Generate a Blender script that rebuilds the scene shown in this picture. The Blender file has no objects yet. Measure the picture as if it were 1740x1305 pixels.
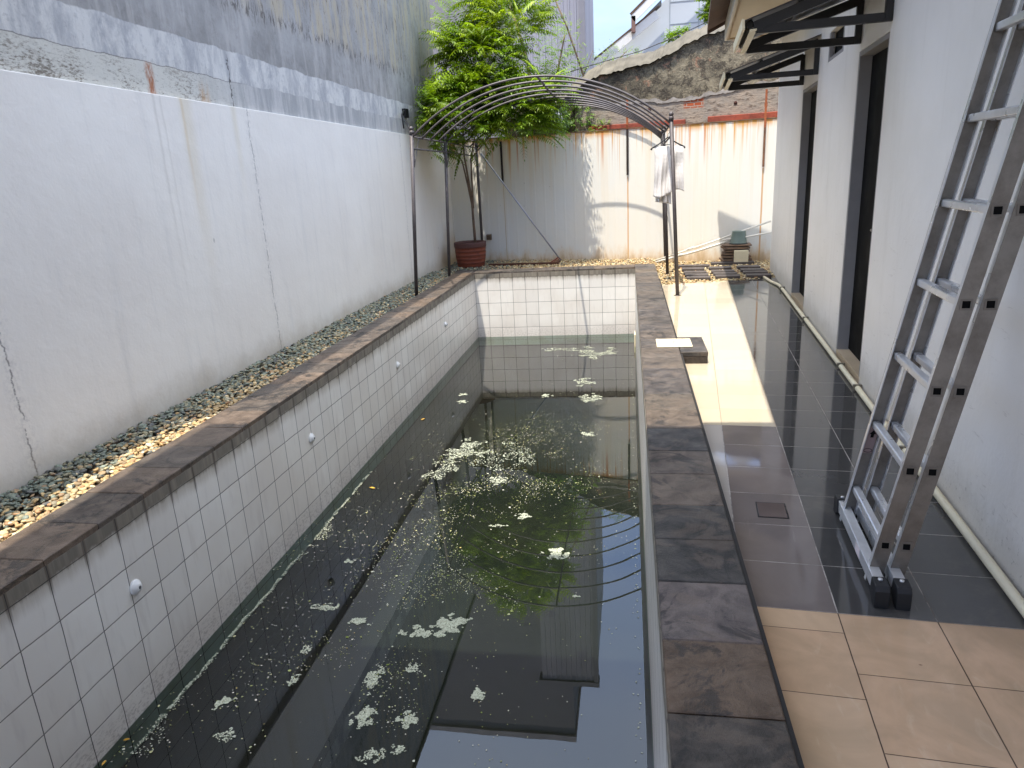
import bpy, math, random
import numpy as np
from math import radians, sin, cos, pi
from mathutils import Vector, Matrix
from mathutils import noise as mnoise

random.seed(7)
rng = np.random.default_rng(11)
S = bpy.context.scene
C = S.collection

# ------------------------------------------------------------------ camera
cam_d = bpy.data.cameras.new("camera")
cam = bpy.data.objects.new("camera", cam_d)
C.objects.link(cam)
cam_d.sensor_width = 36.0
cam_d.lens = 36.0 * 1205.9 / 1740.0
cam_d.clip_start = 0.05
cam_d.clip_end = 400.0
_f = Vector((-0.16281, 0.94591, -0.28063)); _r = Vector((0.98665, 0.15462, -0.05122)); _u = Vector((0.00506, 0.28522, 0.95845))
cam.matrix_world = Matrix(((_r.x, _u.x, -_f.x, 0), (_r.y, _u.y, -_f.y, 0), (_r.z, _u.z, -_f.z, 1.4287), (0, 0, 0, 1)))
S.camera = cam

# ------------------------------------------------------------------ light
SUN_DIR = Vector((0.12, 0.31, -1.0)).normalized()
to_sun = -SUN_DIR
elev = math.asin(to_sun.z)
azim = math.atan2(to_sun.x, to_sun.y)
world = bpy.data.worlds.new("World")
S.world = world
world.use_nodes = True
wn = world.node_tree
for n in list(wn.nodes): wn.nodes.remove(n)
wo = wn.nodes.new('ShaderNodeOutputWorld'); bg = wn.nodes.new('ShaderNodeBackground')
sky = wn.nodes.new('ShaderNodeTexSky'); sky.sky_type = 'NISHITA'; sky.sun_disc = False
sky.sun_elevation = elev; sky.sun_rotation = azim
sky.air_density = 1.0; sky.dust_density = 2.2; sky.ozone_density = 1.0
wtc = wn.nodes.new('ShaderNodeTexCoord'); wmap = wn.nodes.new('ShaderNodeMapping'); wmap.inputs['Scale'].default_value = (1, 1, 2.2)
wno = wn.nodes.new('ShaderNodeTexNoise'); wno.inputs['Scale'].default_value = 2.4; wno.inputs['Detail'].default_value = 6; wno.inputs['Roughness'].default_value = .55
wrp = wn.nodes.new('ShaderNodeValToRGB'); wrp.color_ramp.elements[0].position = .44; wrp.color_ramp.elements[1].position = .72
wmx = wn.nodes.new('ShaderNodeMix'); wmx.data_type = 'RGBA'
wmx.inputs[7].default_value = (6.5, 6.9, 7.6, 1)
wsc = wn.nodes.new('ShaderNodeMath'); wsc.operation = 'MULTIPLY'; wsc.inputs[1].default_value = .28
wn.links.new(wtc.outputs['Generated'], wmap.inputs[0]); wn.links.new(wmap.outputs[0], wno.inputs['Vector'])
wn.links.new(wno.outputs[0], wrp.inputs[0]); wn.links.new(wrp.outputs[0], wsc.inputs[0]); wn.links.new(wsc.outputs[0], wmx.inputs[0])
whz = wn.nodes.new('ShaderNodeMix'); whz.data_type = 'RGBA'; whz.inputs[0].default_value = .72
wsp = wn.nodes.new('ShaderNodeSeparateXYZ'); wn.links.new(wtc.outputs['Generated'], wsp.inputs[0])
wrz = wn.nodes.new('ShaderNodeValToRGB'); wn.links.new(wsp.outputs[2], wrz.inputs[0])
_e = wrz.color_ramp.elements; _e[0].position = .12; _e[0].color = (.15, .185, .24, 1); _e[1].position = .98; _e[1].color = (1.36, 1.40, 1.46, 1)
_k = _e.new(.5); _k.color = (.24, .37, .72, 1); _k = _e.new(.78); _k.color = (.74, .84, 1.0, 1)
whs = wn.nodes.new('ShaderNodeVectorMath'); whs.operation = 'SCALE'; whs.inputs['Scale'].default_value = 10.0
wn.links.new(wrz.outputs[0], whs.inputs[0]); wn.links.new(whs.outputs[0], whz.inputs[7])
wn.links.new(sky.outputs[0], whz.inputs[6]); wn.links.new(whz.outputs[2], wmx.inputs[6]); wn.links.new(wmx.outputs[2], bg.inputs[0]); wn.links.new(bg.outputs[0], wo.inputs[0])
bg.inputs[1].default_value = 0.15
sun_d = bpy.data.lights.new("sun", 'SUN'); sun_d.energy = 2.6; sun_d.angle = radians(0.53); sun_d.color = (1.0, .935, .83)
sun = bpy.data.objects.new("sun", sun_d); C.objects.link(sun)
sun.rotation_euler = to_sun.to_track_quat('Z', 'Y').to_euler()
S.view_settings.view_transform = 'Standard'; S.view_settings.look = 'None'; S.view_settings.gamma = 1
S.view_settings.exposure = 1.4
S.cycles.use_denoising = True
S.cycles.max_bounces = 8; S.cycles.transparent_max_bounces = 16
S.cycles.sample_clamp_indirect = 6
S.cycles.caustics_reflective = False; S.cycles.caustics_refractive = False

# ------------------------------------------------------------------ helpers
def lin(r, g, b):
    def f(v):
        v /= 255.0
        return v / 12.92 if v <= .04045 else ((v + .055) / 1.055) ** 2.4
    return (f(r), f(g), f(b), 1)

class G:
    def __init__(s, name):
        s.mat = bpy.data.materials.new(name); s.mat.use_nodes = True
        s.nt = s.mat.node_tree; s.nt.nodes.clear()
        s.out = s.nt.nodes.new('ShaderNodeOutputMaterial'); s._tc = None
    def n(s, t, **kw):
        k = s.nt.nodes.new(t)
        for a, v in kw.items(): setattr(k, a, v)
        return k
    def L(s, v, sock):
        if isinstance(v, bpy.types.NodeSocket): s.nt.links.new(v, sock)
        elif v is not None: sock.default_value = v
    def tc(s, kind='Object'):
        if s._tc is None: s._tc = s.n('ShaderNodeTexCoord')
        return s._tc.outputs[kind]
    def sep(s, v):
        k = s.n('ShaderNodeSeparateXYZ'); s.L(v, k.inputs[0]); return k.outputs[0], k.outputs[1], k.outputs[2]
    def comb(s, x, y, z):
        k = s.n('ShaderNodeCombineXYZ'); s.L(x, k.inputs[0]); s.L(y, k.inputs[1]); s.L(z, k.inputs[2]); return k.outputs[0]
    def m(s, op, a, b=None, c=None, clamp=False):
        k = s.n('ShaderNodeMath', operation=op, use_clamp=clamp); s.L(a, k.inputs[0])
        if b is not None: s.L(b, k.inputs[1])
        if c is not None: s.L(c, k.inputs[2])
        return k.outputs[0]
    def scale(s, v, sc, loc=(0, 0, 0)):
        k = s.n('ShaderNodeMapping'); s.L(v, k.inputs[0]); k.inputs['Scale'].default_value = sc; k.inputs['Location'].default_value = loc; return k.outputs[0]
    def noise(s, v, sc=5, det=4, rough=.5, dist=0, col=False):
        k = s.n('ShaderNodeTexNoise'); s.L(v, k.inputs['Vector']); s.L(sc, k.inputs['Scale']); s.L(det, k.inputs['Detail']); s.L(rough, k.inputs['Roughness']); s.L(dist, k.inputs['Distortion'])
        return k.outputs[1 if col else 0]
    def white(s, v):
        k = s.n('ShaderNodeTexWhiteNoise'); s.L(v, k.inputs[0]); return k.outputs[0]
    def voro(s, v, sc=5, feat='F1', out=0, rnd=1):
        k = s.n('ShaderNodeTexVoronoi', feature=feat); s.L(v, k.inputs['Vector']); s.L(sc, k.inputs['Scale']); k.inputs['Randomness'].default_value = rnd; return k.outputs[out]
    def sm(s, x, a, b, lo=0., hi=1.):
        k = s.n('ShaderNodeMapRange', interpolation_type='SMOOTHSTEP'); s.L(x, k.inputs[0]); s.L(a, k.inputs[1]); s.L(b, k.inputs[2]); s.L(lo, k.inputs[3]); s.L(hi, k.inputs[4]); return k.outputs[0]
    def mix(s, f, a, b, bt='MIX'):
        k = s.n('ShaderNodeMix', data_type='RGBA', blend_type=bt); s.L(f, k.inputs[0]); s.L(a, k.inputs[6]); s.L(b, k.inputs[7]); return k.outputs[2]
    def ramp(s, f, els):
        k = s.n('ShaderNodeValToRGB'); s.L(f, k.inputs[0]); e = k.color_ramp.elements
        while len(e) < len(els): e.new(.5)
        for q, (p, c) in zip(e, els): q.position = p; q.color = c if len(c) == 4 else (*c, 1)
        return k.outputs[0]
    def attr(s, name):
        k = s.n('ShaderNodeAttribute', attribute_name=name); return k.outputs['Color']
    def bump(s, h, st=.3, d=.01, nrm=None):
        k = s.n('ShaderNodeBump'); s.L(h, k.inputs['Height']); k.inputs['Strength'].default_value = st; k.inputs['Distance'].default_value = d
        if nrm is not None: s.L(nrm, k.inputs['Normal'])
        return k.outputs[0]
    def pr(s, base, rough=.5, metal=0, nrm=None, spec=.5, **kw):
        k = s.n('ShaderNodeBsdfPrincipled'); s.L(base, k.inputs['Base Color']); s.L(rough, k.inputs['Roughness']); s.L(metal, k.inputs['Metallic']); s.L(spec, k.inputs['Specular IOR Level'])
        if nrm is not None: s.L(nrm, k.inputs['Normal'])
        for a, v in kw.items(): s.L(v, k.inputs[a])
        s.nt.links.new(k.outputs[0], s.out.inputs[0]); return k

def simple(name, col, rough=.5, metal=0, var=.15, nsc=30, bump=.15, bd=.002, spec=.5):
    g = G(name); v = g.tc(); nz = g.noise(v, nsc, 5, .6); n2 = g.noise(v, nsc * .17, 3, .5)
    f = g.m('MULTIPLY', g.m('ADD', nz, n2), .5)
    dark = tuple(c * (1 - var * 1.6) for c in col[:3]) + (1,); light = tuple(min(1, c * (1 + var)) for c in col[:3]) + (1,)
    b = g.ramp(f, [(.3, dark), (.7, light)])
    g.pr(b, g.sm(n2, .3, .7, max(0, rough - .08), min(1, rough + .1)), metal, g.bump(nz, bump, bd) if bump else None, spec)
    return g.mat

class MB:
    def __init__(s): s.v = []; s.f = []; s.mi = []; s.sm = []
    def add(s, vs, fs, mi=0, smooth=False):
        o = len(s.v); s.v += [tuple(v) for v in vs]
        for f in fs: s.f.append(tuple(i + o for i in f)); s.mi.append(mi); s.sm.append(smooth)
        return s
    def box(s, x0, x1, y0, y1, z0, z1, mi=0, M=None):
        vs = [(x, y, z) for z in (z0, z1) for y in (y0, y1) for x in (x0, x1)]
        if M is not None: vs = [tuple(M @ Vector(v)) for v in vs]
        return s.add(vs, [(0, 2, 3, 1), (4, 5, 7, 6), (0, 1, 5, 4), (2, 6, 7, 3), (0, 4, 6, 2), (1, 3, 7, 5)], mi)
    def prism(s, poly, ax, a, b, mi=0):
        # poly 2D extruded along axis ax from a to b
        def P(p, t):
            q = [p[0], p[1]]; q.insert(ax, t); return tuple(q)
        n = len(poly); vs = [P(p, a) for p in poly] + [P(p, b) for p in poly]
        fs = [tuple(range(n))[::-1], tuple(range(n, 2 * n))] + [(i, (i + 1) % n, n + (i + 1) % n, n + i) for i in range(n)]
        return s.add(vs, fs, mi)
    def tube(s, pts, r, seg=8, mi=0, caps=True, sq=False):
        pts = [Vector(p) for p in pts]; n = len(pts)
        if not isinstance(r, (list, tuple)): r = [r] * n
        if sq: seg = 4
        o = []; up = None
        for i, p in enumerate(pts):
            t = (pts[min(i + 1, n - 1)] - pts[max(i - 1, 0)])
            t = t.normalized() if t.length > 1e-9 else Vector((0, 0, 1))
            if up is None:
                up = Vector((0, 0, 1)) if abs(t.z) < .9 else Vector((1, 0, 0))
            a = t.cross(up).normalized(); b = a.cross(t).normalized(); up = b
            for k in range(seg):
                an = 2 * pi * (k + (.5 if sq else 0)) / seg
                o.append(p + (a * cos(an) + b * sin(an)) * r[i] * (1.414 if sq else 1))
        fs = []
        for i in range(n - 1):
            for k in range(seg):
                k2 = (k + 1) % seg; fs.append((i * seg + k, i * seg + k2, (i + 1) * seg + k2, (i + 1) * seg + k))
        if caps: fs.append(tuple(range(seg))[::-1]); fs.append(tuple(range((n - 1) * seg, n * seg)))
        return s.add(o, fs, mi, not sq)
    def lathe(s, prof, seg=24, c=(0, 0), mi=0, smooth=True):
        vs = []; n = len(prof)
        for r, z in prof:
            for k in range(seg):
                a = 2 * pi * k / seg; vs.append((c[0] + r * cos(a), c[1] + r * sin(a), z))
        fs = [(i * seg + k, i * seg + (k + 1) % seg, (i + 1) * seg + (k + 1) % seg, (i + 1) * seg + k) for i in range(n - 1) for k in range(seg)]
        if prof[0][0] > 1e-4: fs.append(tuple(range(seg))[::-1])
        if prof[-1][0] > 1e-4: fs.append(tuple(range((n - 1) * seg, n * seg)))
        return s.add(vs, fs, mi, smooth)
    def ball(s, c, r, seg=10, mi=0, sz=1.0):
        prof = [(max(1e-5, r * sin(pi * i / 8)), c[2] - r * sz * cos(pi * i / 8)) for i in range(9)]
        return s.lathe(prof, seg, (c[0], c[1]), mi)
    def build(s, name, mats, parent=None, bevel=0, loc=None, rz=0, recalc=True):
        me = bpy.data.meshes.new(name); me.from_pydata(s.v, [], s.f)
        if not isinstance(mats, (list, tuple)): mats = [mats]
        for m in mats: me.materials.append(m)
        me.polygons.foreach_set('material_index', s.mi); me.polygons.foreach_set('use_smooth', s.sm)
        me.update()
        if recalc:
            import bmesh
            bm = bmesh.new(); bm.from_mesh(me); bmesh.ops.recalc_face_normals(bm, faces=bm.faces); bm.to_mesh(me); bm.free()
        o = bpy.data.objects.new(name, me); C.objects.link(o)
        if loc is not None: o.location = loc
        o.rotation_euler.z = rz
        if parent is not None: o.parent = parent
        if bevel:
            b = o.modifiers.new('bevel', 'BEVEL'); b.width = bevel; b.segments = 2; b.limit_method = 'ANGLE'; b.angle_limit = radians(40)
        return o

def tag(o, label=None, cat=None, group=None, kind=None):
    if label: o['label'] = label
    if cat: o['category'] = cat
    if group: o['group'] = group
    if kind: o['kind'] = kind
    return o
def thing(name, label, cat, loc=(0, 0, 0), rz=0, group=None):
    o = bpy.data.objects.new(name, None); C.objects.link(o); o.location = loc; o.rotation_euler.z = rz; o.empty_display_size = .1
    return tag(o, label, cat, group)
def np_mesh(name, V, F, mat, col=None, smooth=True, parent=None, mi=None):
    me = bpy.data.meshes.new(name); nv = len(V); nf, k = F.shape
    me.vertices.add(nv); me.vertices.foreach_set('co', V.astype(np.float32).ravel())
    me.loops.add(nf * k); me.loops.foreach_set('vertex_index', F.astype(np.int32).ravel())
    me.polygons.add(nf); me.polygons.foreach_set('loop_start', np.arange(nf, dtype=np.int32) * k)
    me.polygons.foreach_set('use_smooth', np.full(nf, smooth))
    if col is not None:
        a = me.color_attributes.new('tint', 'FLOAT_COLOR', 'POINT'); c4 = np.ones((nv, 4), np.float32); c4[:, :3] = col; a.data.foreach_set('color', c4.ravel())
    for m in (mat if isinstance(mat, (list, tuple)) else [mat]): me.materials.append(m)
    me.update(calc_edges=True); me.validate()
    o = bpy.data.objects.new(name, me); C.objects.link(o)
    if parent: o.parent = parent
    return o
def interp(p, q, t): return tuple(a + (b - a) * t for a, b in zip(p, q))

TH = 0.0806                       # the terrace and the house are turned a little against the pool
HN = Vector((cos(TH), -sin(TH), 0)); HD = Vector((sin(TH), cos(TH), 0))
XL, XI, XO, YF, YN = -2.405, 0.098, 0.410, 11.013, 0.6
PSI = 0.0288; SW = 0.0946; ZW = -1.045; TA = 0.2098; Y0 = 2.0723

# ------------------------------------------------------------------ materials: setting
def pool_tiles(name, axis, off, pitch):
    g = G(name); v = g.tc(); x, y, z = g.sep(v)
    u = (x, y)[axis]
    wob = g.m('MULTIPLY', g.m('SUBTRACT', g.noise(v, 7, 2), .5), .008)
    uu = g.m('DIVIDE', g.m('SUBTRACT', g.m('ADD', u, wob), off), pitch)
    vv = g.m('DIVIDE', g.m('ADD', g.m('ADD', z, wob), SW), .2)
    def line(t, w):
        f = g.m('ABSOLUTE', g.m('SUBTRACT', g.m('FRACT', g.m('ADD', t, .5)), .5)); return g.sm(f, w * .45, w, 1, 0)
    gl = g.m('MAXIMUM', line(uu, .016), line(vv, .016))
    cell = g.comb(g.m('FLOOR', uu), g.m('FLOOR', vv), 0)
    rnd = g.white(cell)
    base = g.mix(rnd, lin(222, 218, 211), lin(238, 235, 228))
    big = g.noise(v, 1.3, 4, .6)
    base = g.mix(g.sm(big, .35, .7), base, lin(222, 216, 207))
    base = g.mix(g.m('MULTIPLY', g.sm(g.noise(g.scale(v, (6, 6, 1)), 3, 4, .6), .5, .75), .35), base, lin(196, 189, 182))
    # grime near the water
    dots = g.noise(g.scale(v, (1, 1, 2.2)), 38, 5, .75)
    gz = g.m('ADD', z, g.m('MULTIPLY', g.m('SUBTRACT', g.noise(v, 5, 3), .5), .16))
    grime = g.m('MULTIPLY', g.sm(gz, -.84, -.99), g.sm(dots, .48, .62))
    base = g.mix(g.m('MULTIPLY', grime, .55), base, lin(112, 104, 98))
    base = g.mix(g.m('MULTIPLY', g.sm(gz, -.72, -1.0), .35), base, lin(188, 178, 170))
    # brown run-off from the coping
    wet = g.noise(g.scale(v, (9, 9, .8)), 1.6, 5, .7)
    edge = g.m('ADD', z, g.m('MULTIPLY', g.m('SUBTRACT', wet, .5), .10))
    base = g.mix(g.m('MULTIPLY', g.sm(edge, -.19, -.10), .6), base, lin(152, 141, 124))
    top = g.m('MULTIPLY', g.sm(edge, -.118, -.088), .9)
    base = g.mix(top, base, g.mix(g.sm(wet, .35, .65), lin(98, 92, 82), lin(128, 120, 106)))
    drip = g.m('MULTIPLY', line(uu, .07), g.sm(edge, -.19, -.11))
    base = g.mix(g.m('MULTIPLY', drip, .55), base, lin(72, 60, 50))
    base = g.mix(g.m('MULTIPLY', gl, .92), base, g.mix(g.sm(g.noise(v, 6, 4), .35, .65), lin(44, 42, 42), lin(84, 78, 74)))
    # below the water line: algae film
    sub = g.sm(z, ZW + .004, ZW - .006)
    algae = g.mix(g.sm(g.noise(v, 4, 4, .6), .35, .65), lin(140, 172, 156), lin(122, 152, 120))
    base = g.mix(sub, base, g.mix(gl, algae, lin(20, 26, 22)))
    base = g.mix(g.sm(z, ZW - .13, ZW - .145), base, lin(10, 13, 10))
    h = g.m('ADD', g.m('MULTIPLY', gl, -1), g.m('MULTIPLY', g.noise(v, 25, 2), .05))
    g.pr(base, g.m('ADD', .28, g.m('MULTIPLY', g.m('MAXIMUM', top, gl), .5)), 0, g.bump(h, .5, .002), .45)
    return g.mat
M_TL = pool_tiles('pool_wall_tiles', 1, Y0, TA)
M_TF = pool_tiles('pool_end_tiles', 0, 0.0, .2)

g = G('slate_coping'); v = g.tc(); col = g.attr('tint')
nz = g.noise(v, 9, 8, .7, .6); vein = g.noise(g.scale(v, (1, 1.6, 1)), 2.6, 6, .62, 2.2)
fine = g.noise(v, 120, 4, .75)
b = g.mix(g.sm(nz, .3, .72), g.mix(.5, col, (0, 0, 0, 1)), g.mix(.12, col, (.6, .55, .5, 1)))
b = g.mix(g.m('MULTIPLY', g.sm(vein, .52, .60), .26), b, lin(136, 120, 106))
b = g.mix(g.m('MULTIPLY', g.sm(fine, .55, .72), .35), b, lin(36, 34, 36))
b = g.mix(g.m('MULTIPLY', g.sm(g.noise(v, 3.4, 8, .74, 1.2), .53, .60), .72), b, lin(28, 28, 29))
b = g.mix(1.0, b, (.72, .675, .62, 1), 'MULTIPLY')
wetf = g.noise(v, 2.2, 3, .5)
g.pr(b, g.sm(wetf, .35, .65, .38, .72), 0, g.bump(g.m('ADD', fine, g.m('MULTIPLY', nz, 2)), .7, .006), .5)
M_SLATE = g.mat
M_MORTAR = simple('black_grout', lin(36, 33, 31), .8, var=.4, nsc=25, bump=.5, bd=.004)

g = G('terrace_tiles'); v = g.tc(); x, y, z = g.sep(v)
P1, P2 = .3152, .3203
uu = g.m('DIVIDE', g.m('SUBTRACT', x, .2154), P1)
left = g.m('LESS_THAN', x, .5331 + .0)
near = g.m('LESS_THAN', y, 2.3537)
# rows: near left column is laid half a tile off
oy = g.m('MULTIPLY', g.m('MULTIPLY', left, near), .2055)
vv = g.m('DIVIDE', g.m('SUBTRACT', g.m('SUBTRACT', y, 2.3537), g.m('MULTIPLY', oy, -1)), P2)
vv = g.m('DIVIDE', g.m('SUBTRACT', y, g.m('ADD', 2.3537, oy)), P2)
def ln(t, w):
    f = g.m('ABSOLUTE', g.m('SUBTRACT', g.m('FRACT', g.m('ADD', t, .5)), .5)); return g.sm(f, w * .5, w, 1, 0)
edge = g.sm(g.m('ABSOLUTE', g.m('SUBTRACT', y, 2.3537)), .0012, .003, 1, 0)
jx = ln(g.m('ADD', uu, g.m('MULTIPLY', g.m('SUBTRACT', g.noise(v, 20, 3), .5), .006)), .0085)
gl = g.m('MAXIMUM', jx, ln(vv, .0065)); gl = g.m('MAXIMUM', gl, edge)
cell = g.comb(g.m('FLOOR', uu), g.m('FLOOR', vv), 3); rnd = g.white(cell)
cloud = g.noise(g.scale(v, (1, 1, 1)), 3.2, 5, .6, .8); fine = g.noise(v, 60, 4, .7)
beige = g.mix(g.sm(cloud, .3, .7), lin(196, 162, 131), lin(168, 141, 112))
beige = g.mix(g.m('MULTIPLY', rnd, .3), beige, lin(206, 184, 154))
spots = g.voro(g.scale(v, (1, 1.5, 1)), 4.3); beige = g.mix(g.m('MULTIPLY', g.sm(spots, .045, .025), .8), beige, lin(84, 58, 44))
smudge = g.noise(g.scale(v, (3, 1, 1)), 5, 5, .65, 1.0)
beige = g.mix(g.m('MULTIPLY', g.sm(smudge, .55, .75), .25), beige, lin(214, 196, 172))
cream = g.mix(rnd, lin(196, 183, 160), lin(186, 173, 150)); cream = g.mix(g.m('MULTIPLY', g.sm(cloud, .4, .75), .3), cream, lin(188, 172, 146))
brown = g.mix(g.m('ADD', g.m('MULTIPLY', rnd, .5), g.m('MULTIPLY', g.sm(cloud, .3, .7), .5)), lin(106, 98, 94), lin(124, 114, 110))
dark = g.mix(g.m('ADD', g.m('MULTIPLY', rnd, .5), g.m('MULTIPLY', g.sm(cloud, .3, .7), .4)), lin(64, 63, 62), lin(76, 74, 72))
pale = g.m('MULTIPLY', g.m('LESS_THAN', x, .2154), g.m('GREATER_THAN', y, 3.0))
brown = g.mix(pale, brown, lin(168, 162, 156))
sunlit = g.m('MULTIPLY', g.m('LESS_THAN', x, .5331), g.m('GREATER_THAN', y, 4.2757))  # cream only in the sunlit zone: sun and roof shade put into tile colour
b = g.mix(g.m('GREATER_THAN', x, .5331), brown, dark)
b = g.mix(sunlit, b, cream); b = g.mix(near, b, beige)
scr = g.m('MULTIPLY', g.sm(g.noise(g.scale(v, (26, 2.2, 1)), 1, 5, .7, .4), .66, .74), .18)
b = g.mix(scr, b, lin(176, 168, 160))
gc = g.mix(g.m('MAXIMUM', near, sunlit), g.mix(g.sm(g.noise(v, 7, 5, .7), .35, .65), lin(176, 168, 158), lin(88, 80, 74)), lin(62, 42, 32))
gc = g.mix(sunlit, gc, lin(132, 108, 82))
b = g.mix(g.m('MULTIPLY', gl, .95), b, gc)
dust = g.sm(g.noise(v, 1.7, 7, .72, .8), .5, .75)
b = g.mix(g.m('MULTIPLY', dust, .12), b, lin(170, 158, 144))
ro = g.m('ADD', g.m('ADD', g.sm(cloud, .3, .8, .03, .08), g.m('MULTIPLY', dust, .10)), g.m('MULTIPLY', gl, .5))
g.pr(b, ro, 0, g.bump(g.m('ADD', g.m('MULTIPLY', gl, -1), g.m('MULTIPLY', g.noise(v, 9, 2), .25)), .25, .0015), g.m('ADD', .62, g.m('MULTIPLY', near, -.4)))
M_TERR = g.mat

g = G('murky_pool_water'); v = g.tc()
c1 = g.noise(v, .8, 5, .6, .5)
murk = g.mix(g.sm(c1, .35, .7), lin(15, 18, 13), lin(38, 40, 24))
d = g.n('ShaderNodeBsdfDiffuse'); g.L(murk, d.inputs[0])
t = g.n('ShaderNodeBsdfTransparent'); t.inputs[0].default_value = (.84, .94, .89, 1)
mx = g.n('ShaderNodeMixShader'); mx.inputs[0].default_value = .27
g.nt.links.new(t.outputs[0], mx.inputs[1]); g.nt.links.new(d.outputs[0], mx.inputs[2])
gs = g.n('ShaderNodeBsdfGlossy'); gs.inputs['Roughness'].default_value = .0; gs.inputs[0].default_value = (1, 1, 1, 1)
nb = g.bump(g.noise(v, 2.2, 2, .4), .02, .02)
g.L(nb, gs.inputs['Normal'])
fr = g.n('ShaderNodeFresnel'); fr.inputs[0].default_value = 1.62
m2 = g.n('ShaderNodeMixShader'); g.nt.links.new(fr.outputs[0], m2.inputs[0]); g.nt.links.new(mx.outputs[0], m2.inputs[1]); g.nt.links.new(gs.outputs[0], m2.inputs[2])
g.nt.links.new(m2.outputs[0], g.out.inputs[0]); M_WATER = g.mat

g = G('old_white_paint_on_wall'); v = g.tc(); x, y, z = g.sep(v)
b = g.mix(g.sm(g.noise(v, .9, 5, .6), .3, .7), lin(232, 226, 216), lin(238, 233, 223))
b = g.mix(g.m('MULTIPLY', g.sm(g.noise(g.scale(v, (1, 9, .5)), 1.2, 5, .6), .5, .8), .28), b, lin(196, 194, 190))
def vstreak(y0, w, col, za, zb, st, wob=.06, freq=1.5, b_in=None):
    yy = g.m('ADD', y, g.m('MULTIPLY', g.m('SUBTRACT', g.noise(g.comb(0, 0, z), freq, 4, .7), .5), wob))
    m_ = g.sm(g.m('ABSOLUTE', g.m('SUBTRACT', yy, y0)), 0, w, 1, 0)
    m_ = g.m('MULTIPLY', m_, g.sm(z, za, zb)); m_ = g.m('MULTIPLY', m_, st)
    return g.mix(m_, b_in, col)
b = vstreak(5.08, .13, lin(214, 198, 160), .3, 2.1, .35, .05, 1.5, b)
b = vstreak(5.04, .03, lin(206, 178, 124), 1.0, 2.15, .4, .05, 2, b)
b = vstreak(4.72, .025, lin(186, 180, 168), .2, 2.1, .35, .06, 1.5, b)
b = vstreak(4.80, .018, lin(186, 180, 168), .2, 2.1, .3, .06, 1.7, b)
b = vstreak(5.75, .07, lin(214, 200, 164), 1.2, 2.1, .35, .05, 1.5, b)
for (yy, k) in ((5.97, .011), (3.1, .013), (10.2, .012), (13.0, .02)):
    rough_ = g.m('MULTIPLY', g.sm(g.noise(v, 30, 5, .8), .45, .62), .5)
    b = vstreak(yy, .09, lin(186, 182, 178), -1, -.5, g.m('MULTIPLY', rough_, .8), .13, 4.5, b)
    brk = g.sm(g.noise(g.scale(v, (1, 1, 2)), 6, 6, .8), .42, .5)
    b = vstreak(yy, k * .75, lin(84, 80, 80), -1, -.5, g.m('MULTIPLY', brk, .75 if yy < 8 else .4), .13, 4.5, b)
b = g.mix(g.m('MULTIPLY', g.sm(g.voro(g.scale(v, (1, 1, .6)), 2.4), .045, .02), .5), b, lin(120, 112, 104))
low = g.m('ADD', z, g.m('MULTIPLY', g.noise(v, 3, 4, .7), -.35))
b = g.mix(g.m('MULTIPLY', g.sm(low, .05, -.22), .45), b, lin(168, 150, 120))
far_ = g.m('MULTIPLY', g.sm(y, 11.2, 12.6), g.sm(g.m('SUBTRACT', z, g.noise(v, 2, 4)), .2, -.5))
b = g.mix(g.m('MULTIPLY', far_, .7), b, lin(206, 170, 108))
g.pr(b, .6, 0, g.bump(g.m('ADD', g.noise(v, 2.5, 6, .6), g.m('MULTIPLY', g.noise(v, 50, 4), .1)), .45, .025), .3)
M_WALLW = g.mat

g = G('weathered_render'); v = g.tc(); x, y, z = g.sep(v)
stre = g.noise(g.scale(v, (1, 5, .8)), 1.5, 7, .68); mid = g.noise(v, 2.2, 6, .62); fine = g.noise(v, 22, 6, .75)
grey = g.mix(g.sm(mid, .3, .7), lin(144, 142, 138), lin(168, 166, 162))
grey = g.mix(g.m('MULTIPLY', g.sm(g.noise(v, 9, 7, .75, .5), .5, .62), .3), grey, lin(120, 116, 112))
grey = g.mix(g.m('MULTIPLY', g.sm(stre, .45, .7), .6), grey, lin(190, 186, 180))
# flaked band of old paint higher up
flake = g.noise(g.scale(v, (1, 3.4, 1.1)), 7, 7, .72, .7)
hb = g.m('ADD', z, g.m('MULTIPLY', g.m('SUBTRACT', g.noise(v, 1.6, 4), .5), .22))
ff = g.m('MULTIPLY', g.sm(hb, 2.82, 3.02), g.sm(y, 5.2, 7.0))
ff = g.m('MULTIPLY', ff, 1)
grey = g.mix(g.m('MULTIPLY', ff, g.sm(stre, .45, .6)), grey, lin(176, 166, 146))
grey = g.mix(g.m('MULTIPLY', g.m('MULTIPLY', ff, g.sm(flake, .57, .64)), .75), grey, lin(104, 88, 74))
lineb = g.m('MULTIPLY', g.sm(g.m('ABSOLUTE', g.m('SUBTRACT', hb, 2.92)), .10, .0), g.m('MULTIPLY', g.sm(flake, .5, .58), g.sm(y, 5.2, 6.2)))
grey = g.mix(g.m('MULTIPLY', lineb, .8), grey, lin(86, 80, 76))
# whitewash band
wz = g.m('ADD', z, g.m('MULTIPLY', g.m('SUBTRACT', g.noise(v, 3.2, 5, .6), .5), .07))
wash = g.mix(g.sm(g.noise(g.scale(v, (1, 2.2, 1)), 2.2, 8, .72, .4), .40, .62), lin(208, 206, 200), lin(168, 168, 168))
wash = g.mix(g.m('MULTIPLY', g.sm(fine, .55, .65), .35), wash, lin(140, 140, 140))
b = g.mix(g.sm(wz, 2.515, 2.525), wash, grey)
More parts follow.
